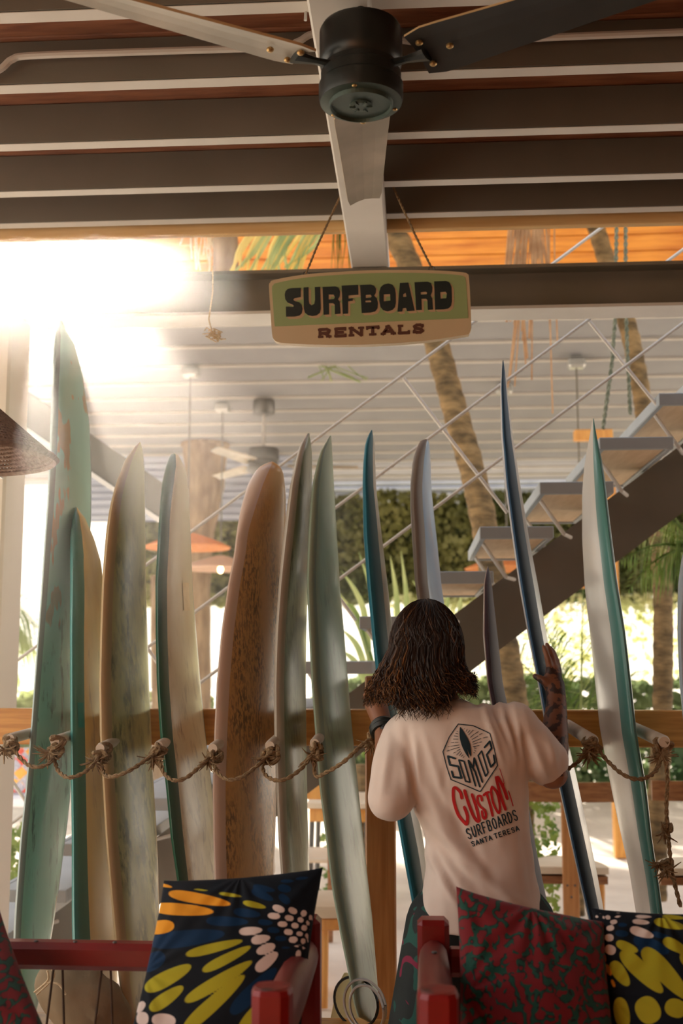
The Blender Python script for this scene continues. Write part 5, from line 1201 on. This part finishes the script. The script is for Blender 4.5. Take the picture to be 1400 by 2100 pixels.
# hanging fronds seen in the gap above the cross beam
t = thing('hanging_frond', P(600, 440, 6.4), 'yellow-green palm frond drooping behind the left sign rope', 'palm frond', 'fronds drooping from above')
random.seed(2)
for i in range(30):
    x = random.uniform(515, 650); a = P(x+30, 440, 6.4); b = P(x-10+random.uniform(-18, 12), 505, 6.4); c = P(x-45+random.uniform(-20, 30), random.uniform(545, 590), 6.4); pts = catmull([a, b, c], 4); n = len(pts); g = G()
    for k, p in enumerate(pts):
        wd = .016*(1-k/n)+.004; s_ = (pts[min(k+1, n-1)]-pts[max(k-1, 0)]).normalized().cross(V((0, 1, 0))).normalized(); g.v += [p-s_*wd, p+V((0, -.006, 0)), p+s_*wd]
    for k in range(n-1): q = k*3; g.face((q, q+1, q+4, q+3)); g.face((q+1, q+2, q+5, q+4))
    g.build('leaflet', M['leaf_yellow'] if i % 2 else M['leaf_pale'], t)
for i in range(12):
    x = random.uniform(680, 722); G().tube([P(x, 440, 6.5), P(x+random.uniform(-4, 4), 500, 6.5), P(x+random.uniform(-8, 8), 560, 6.5)], [.012, .010, .003], 4, flat=.3).build('leaflet', M['leaf'], t)
def dry(px, w_, y0, y1, n, Y, label, seed, mt='leaf_dry', sh=0):
    random.seed(seed); t = thing('dry_frond', P(px, y0, Y), label, 'palm frond', 'fronds drooping from above'); 
    for i in range(n):
        x = px+random.gauss(0, .22)*w_; xe = px+random.uniform(-.5, .5)*w_*1.3; ye = lerp(y0, y1, random.uniform(.6, 1)) if random.random() > sh else lerp(y0, y1, random.uniform(.4, .6))
        G().tube(catmull([P(x, y0, Y), P((x+xe)/2+random.uniform(-6, 6), (y0+ye)/2, Y), P(xe, ye, Y)], 3), .0045 if i % 3 else .008, 4).build('strand', M[mt], t)
dry(1085, 90, 310, 850, 40, 6.6, 'brown dry frond strands hanging past the cross beam before the orange soffit', 31, sh=.62)
dry(408, 60, 310, 560, 26, 6.6, 'pale dry frond strands near the glare above the cross beam', 33, 'rope_pale')
tt = thing('palm_bark_strip', V((P(463, 500, 6.6).x, 6.6, 3.9)), 'greyish hanging palm stem behind the pale dry fronds above the beam', 'palm stem'); 
G().tube([P(463, 600, 6.6), P(462, 500, 6.6), P(460, 312, 6.6)], .078, 14).build('trunk', M['bark'], tt, smooth=True)
dry(690, 110, 750, 785, 9, PZ(690, 750, 4.17).y, 'small green leaf tips hanging under the pavilion panels', 34, 'leaf_pale')

# ================================================================== HANGING LAMPS, SWING ROPES
def pendant(px, py, Y, rad, h, cap_px, cap_py, mt, label, bulb=True):
    c = P(px, py, Y); zt_ = 4.17
    t = thing('pendant_lamp', V((c.x, c.y, c.z)), label, 'lamp', 'pendant lamps under the pavilion roof')
    g = G(); n = 40
    prof = [(.04, h), (rad*.35, h*.78), (rad*.75, h*.35), (rad, 0), (rad*.985, -.012), (rad*.72, h*.33), (rad*.33, h*.74), (.04, h*.95)]
    g.lathe(prof, c=(0, 0, 0), n=n); g.build('shade', M[mt], t, smooth=True, local=True)
    G().tube([(0, 0, h), (0, 0, zt_-c.z-.05)], .008, 5).build('cord', M['steel'], t, local=True)
    G().box((0, 0, zt_-c.z-.035), (.15, .12, .09), bev=.02).build('canopy', M['chrome'], t, local=True)
    if bulb: G().ell((0, 0, -.01), (.03, .03, .04), n=10).build('bulb', M['bulb'], t, local=True, smooth=True)
    return t
z = 4.13
c1 = PZ(374, 765, z); c2 = PZ(457, 878, z); c3 = PZ(1193, 746, z); c4 = PZ(1113, 866, z); c5 = PZ(1030, 905, z)
pendant(374+10, 1122, c1.y, .38, .13, 0, 0, 'wicker_o', 'flat orange wicker pendant lamp, upper one before the brown trunk')
pendant(452, 1166, c2.y-1, .40, .13, 0, 0, 'wicker_p', 'flat pale wicker pendant lamp just below the orange one')
pendant(1194, 1200, c3.y, .30, .12, 0, 0, 'wicker_o', 'wicker pendant lamp hidden behind the pearl board', bulb=False)
pendant(1040, 1166, c4.y-1.5, .40, .13, 0, 0, 'wicker_o', 'orange wicker pendant lamp seen under the lower stair treads', bulb=False)
for nm, (x, y, Y) in (('swing_rope', (0, 0, 0)),):
    a = rope([P(1266, 176, 5.75), P(1262, 640, 5.75), P(1255, 740, 5.75), P(1236, 880, 5.75)], .011, 'swing_rope', M['rope_dark']); tag(a, 'dark braided rope hanging by the upper stairs, tilted left one', 'rope', 'braided ropes by the stairs')
    a = rope([P(1281, 176, 5.75), P(1283, 640, 5.75), P(1287, 740, 5.75), P(1292, 850, 5.75)], .011, 'swing_rope', M['rope_dark']); tag(a, 'dark braided rope hanging by the upper stairs against the palm trunk', 'rope', 'braided ropes by the stairs')
# wicker lampshade near the left column
lc = P(-120, 935, 2.9); rad = (P(104, 935, 2.9)-lc).length
ls = thing('pendant_lamp', lc, 'large grey woven lampshade cut off by the left edge', 'lamp')
g = G(); n, mm = 150, 26; top_ = .20
def cone(t, a, off=0): r = lerp(rad, .03, t)-off; return V((r*cos(a), r*sin(a), lerp(0, top_+.03, t**1.0)))
for j in range(mm):
    r_ = [cone(j/mm, i*2*pi/72) for i in range(73)]; g.tube(r_, .0042 if j else .009, 4)
for i in range(n):
    g.tube([cone(k/6, i*2*pi/n+k*.03) for k in range(7)], .0036, 4)
g.build('shade', M['wicker_g'], ls, local=True)
G().lathe([(.035, top_+.03), (.03, top_+.06), (.001, top_+.06)], n=16).build('cap', M['steel_dark'], ls, local=True)
G().tube([(0, 0, top_+.05), (0, 0, 3.32-lc.z)], .004, 6).build('cord', M['black'], ls, local=True)
g = G(); c = P(8, 965, 4.05); g.tube([c+V((.02*cos(a), 0, .03*sin(a))) for a in [i*pi/8-.5 for i in range(14)]], .005, 6); g.box(c+V((0, .03, .02)), (.03, .02, .05))
tag(g.build('wall_hook', M['chrome']), 'small metal hook on the pale column below the woven lampshade', 'hook')

# ================================================================== STOOLS, TABLE, BENCH
def back_chair(pxc, pyback, Y, label, rot=0):
    c = P(pxc, pyback, Y); t = thing('wooden_chair', V((c.x, Y, 0)), label, 'chair', 'wooden chairs on the sand')
    zb = P(pxc, pyback, Y).z; w_ = .49; g = G(); n = 10
    for i in range(n+1):
        a = lerp(-1, 1, i/n); y = .03*(1-a*a)*-1
        for (dy, dz) in ((0, -.052), (0, .052), (.02, .052), (.02, -.052)): g.v.append(V((a*w_/2, y+dy, zb+dz)))
    for i in range(n):
        for k in range(4): k2 = (k+1) % 4; g.face((i*4+k, i*4+k2, (i+1)*4+k2, (i+1)*4+k))
    g.face((0, 1, 2, 3)); g.face((n*4+3, n*4+2, n*4+1, n*4)); g.build('backrest', M['chair_wood'], t, local=True)
    G().box((0.0, .015, (zb+.05)/2), (.085, .03, zb+.05), bev=.004).build('back_leg', M['post_wood'], t, local=True)
    for (dx, dz) in ((-.02, .40), (.02, .40), (0, .34)): G().ell((dx, -.002, dz), (.006, .004, .006), n=8).build('bolt', M['steel_dark'], t, local=True)
    for zz, mt_, nm in ((.465, 'seat_wood', 'seat'), (.425, 'chair_wood', 'apron')):
        g = G(); o = []
        for i in range(25):
            a = pi*i/24; o.append((.21*cos(a)*(1 if nm == 'seat' else .97), .06+.36*sin(a)*(1 if nm == 'seat' else .97), zz-.018 if nm == 'seat' else zz-.03))
        g.prism([[V(p) for p in o]], (0, 0, .036 if nm == 'seat' else .04)); g.build(nm, M[mt_], t, local=True)
    for sx in (-1, 1):
        g = G(); g.tube(catmull([(sx*.17, .34, .42), (sx*.205, .36, .36), (sx*.205, .37, .2), (sx*.195, .38, 0)], 4), .026, 8); g.build('leg', M['stool_wood'], t, local=True, smooth=True)
    return t
back_chair(1166, 1624, 6.25, 'dark backed wooden chair with a single rear post, left of the pearl board')
back_chair(1432, 1622, 6.25, 'dark backed wooden chair cut off by the right edge')
def table(px0, px1, py, Y, dep, label):
    a, b = P(px0, py, Y), P(px1, py, Y); t = thing('cafe_table', V(((a.x+b.x)/2, Y+dep/2, 0)), label, 'table'); w_ = b.x-a.x; h = a.z
    G().box((0, 0, h-.02), (w_, dep, .04), bev=.006).build('table_top', M['seat_wood'], t, local=True)
    G().box((0, 0, h-.08), (w_*.92, dep*.92, .08), bev=.004).build('apron', M['stool_wood'], t, local=True)
    for sx in (-1, 1):
        for sy in (-1, 1): G().tube([(sx*w_*.42, sy*dep*.42, h-.08), (sx*w_*.46, sy*dep*.46, 0)], .016, 8).build('leg', M['steel_dark'], t, local=True)
table(628, 762, 1645, 7.0, .55, 'small cafe table with orange apron seen past the sage board')
c = P(645, 1612, 6.6); t = thing('wooden_chair', V((c.x, 6.6, 0)), 'orange backed chair by the small cafe table', 'chair', 'wooden chairs on the sand')
G().box((0, 0, c.z), (.22, .025, .15), bev=.01).build('backrest', M['stool_wood'], t, local=True)
G().box((0, .2, .45), (.38, .38, .03), bev=.01).build('seat', M['seat_wood'], t, local=True)
for sx in (-1, 1):
    G().box((sx*.09, .02, (c.z)/2), (.03, .03, c.z), bev=.004).build('leg', M['chair_wood'], t, local=True); G().box((sx*.16, .36, .22), (.03, .03, .44), bev=.004).build('leg', M['chair_wood'], t, local=True)
def stool(px, py, Y, r, label):
    c = P(px, py, Y); t = thing('round_stool', V((c.x, Y, 0)), label, 'stool', 'round stools behind the rack')
    h = c.z; G().lathe([(.001, h), (r*.96, h), (r, h-.01), (r, h-.05), (r*.9, h-.055), (.001, h-.055)][::-1], n=28).build('seat', M['seat_wood'], t, local=True)
    G().lathe([(r*.9, h-.11), (r*.95, h-.10), (r*.95, h-.06), (r*.9, h-.055)], n=28).build('apron', M['stool_wood'], t, local=True)
    for k in range(3):
        a = k*2*pi/3+.5; G().tube([(r*.7*cos(a), r*.7*sin(a), h-.06), (r*.95*cos(a), r*.95*sin(a), 0)], .020, 8).build('leg', M['stool_wood'], t, local=True)
stool(672, 1842, 5.6, .20, 'round wooden stool between the grey-green and sage boards')
stool(478, 1768, 6.0, .22, 'round pale stool seen past the tan board')
# orange post with crossbar behind the stairs
t = thing('timber_frame', P(1268, 1640, 9.5), 'orange timber post with a crossbar behind the upright pearl board', 'post'); t.location.z = 0
p0 = P(1267, 905, 9.5); G().box((0, 0, p0.z/2), (.10, .10, p0.z), bev=.006).build('post', M['stool_wood'], t, local=True)
G().box((-.12, 0, P(1228, 893, 9.5).z), (.32, .10, .09), bev=.006).build('crossbar', M['stool_wood'], t, local=True)
# white bench with a patterned cushion at left
bY = 8.2; a, b = P(-40, 1632, bY), P(70, 1632, bY); t = thing('garden_bench', V(((a.x+b.x)/2, bY+.25, 0)), 'white bench beyond the left column carrying a chequered cushion', 'bench'); h = a.z
G().box((0, 0, h-.04), (b.x-a.x, .5, .08), bev=.02).build('seat', M['white_cushion'], t, local=True)
for sx in (-1, 1): G().box((sx*(b.x-a.x)*.42, 0, (h-.08)/2), (.05, .4, h-.08), bev=.005).build('leg', M['chair_wood'], t, local=True)
m = bpy.data.materials.new('chequered_print'); m.use_nodes = True; nt_ = m.node_tree; bs = nt_.nodes['Principled BSDF']; bs.inputs['Roughness'].default_value = .9
tcn = nt_.nodes.new('ShaderNodeTexCoord'); mp = nt_.nodes.new('ShaderNodeMapping'); mp.inputs['Rotation'].default_value = (0, radians(45), 0); nt_.links.new(tcn.outputs['Object'], mp.inputs[0])
ck = nt_.nodes.new('ShaderNodeTexChecker'); ck.inputs['Scale'].default_value = 14; nt_.links.new(mp.outputs[0], ck.inputs['Vector']); vo = nt_.nodes.new('ShaderNodeTexVoronoi'); vo.inputs['Scale'].default_value = 9; nt_.links.new(mp.outputs[0], vo.inputs['Vector'])
rp_ = nt_.nodes.new('ShaderNodeValToRGB'); rp_.color_ramp.interpolation = 'CONSTANT'; e = rp_.color_ramp.elements; e[0].color = (.75, .06, .02, 1); e[1].position = .5; e[1].color = (.9, .42, .05, 1); nt_.links.new(vo.outputs['Color'], rp_.inputs[0])
n3 = nt_.nodes.new('ShaderNodeTexNoise'); n3.inputs['Scale'].default_value = 70; r3 = nt_.nodes.new('ShaderNodeValToRGB'); r3.color_ramp.elements[0].position = .45; r3.color_ramp.elements[1].position = .55; r3.color_ramp.elements[0].color = (.12, .12, .2, 1); r3.color_ramp.elements[1].color = (.8, .78, .85, 1); nt_.links.new(n3.outputs['Fac'], r3.inputs[0])
mx = nt_.nodes.new('ShaderNodeMix'); mx.data_type = 'RGBA'; nt_.links.new(ck.outputs['Fac'], mx.inputs['Factor']); nt_.links.new(rp_.outputs[0], mx.inputs['A']); nt_.links.new(r3.outputs[0], mx.inputs['B']); nt_.links.new(mx.outputs['Result'], bs.inputs['Base Color'])
g = cushion_grid([(6, 1530, 8.42), (64, 1533, 8.42), (64, 1632, 8.30), (4, 1632, 8.30)], 8.3, .06, 24, 'small', .6); tag(g.build('cushion', m, smooth=True), 'small chequered red and orange cushion on the white bench', 'cushion')
# bushes in front of the bench and under the stair foot
bl = mat('bush_leaf', (.10, .20, .03), (.38, .46, .10), rough=.6, scale=3, trans=.4)
def bush(px, py, Y, w_, h_, n, label, seed):
    c = P(px, py, Y); o = leafmass('small_bush', c.x-w_/2, c.x+w_/2, Y-.2, Y+.2, .0, h_, n, .03, .07, bl, seed); tag(o, label, 'bush', kind='stuff')
bush(30, 1700, 6.6, .28, .62, 900, 'leafy green bush in front of the white bench', 3)
bush(1110, 1640, 6.9, .16, .78, 260, 'slender green shrub beside the palm foot', 4)
bush(730, 1560, 7.9, .5, .95, 500, 'low green shrub behind the cafe table', 6)
# folded canvas bag and dark box on the deck edge at lower left
cc = P(125, 2050, 2.95)
g = G(); random.seed(9); n = 22
for j in range(n+1):
    for i in range(n+1):
        u, v = i/n, j/n; th = pi*v; ph = 2*pi*u; r = V((.15*sin(th)*cos(ph), .10*sin(th)*sin(ph), .085*cos(th))); p = Matrix.Rotation(.62, 3, 'Y') @ r; g.v.append(p + r.normalized()*.012*_n.noise(r*18) if r.length > 0 else p)
for j in range(n):
    for i in range(n): k = j*(n+1)+i; g.face((k, k+1, k+n+2, k+n+1))
bg_ = thing('canvas_bag', V((cc.x, cc.y+.20, .576)), 'rolled tan canvas bag tied with pale strings behind the red rail', 'bag')
o = g.build('bag_body', M['canvas'], bg_, local=True, smooth=True); o.location = (0, 0, .10)
for (x0, y0, x1, y1, x2, y2) in ((75, 2040, 110, 2005, 105, 1985), (70, 2035, 98, 2010, 97, 1990), (95, 2015, 120, 2018, 135, 2040)):
    g = G().tube(catmull([P(x0, y0, 3.02), P(x1, y1, 3.02), P(x2, y2, 3.02)], 5), .0028, 5); g.build('string', M['rope_pale'], bg_)
# ---------------------------------------------------------------- scattering volume added at left to glow like lens glare
hz = bpy.data.materials.new('glare_scatter'); hz.use_nodes = True; t = hz.node_tree; t.nodes.remove(t.nodes['Principled BSDF'])
vs = t.nodes.new('ShaderNodeVolumeScatter'); vs.inputs['Density'].default_value = HAZE; vs.inputs['Anisotropy'].default_value = HAZE_G; vs.inputs['Color'].default_value = (1, .97, .93, 1)
t.links.new(vs.outputs[0], t.nodes['Material Output'].inputs['Volume'])
tag(G().box((-2.3, 4.7, 2.0), (4.0, 7.0, 3.6)).build('glare_haze', hz), 'thin volume added to spread sunlight like lens glare at the left', 'glare_haze', kind='stuff')
bpy.context.view_layer.update()
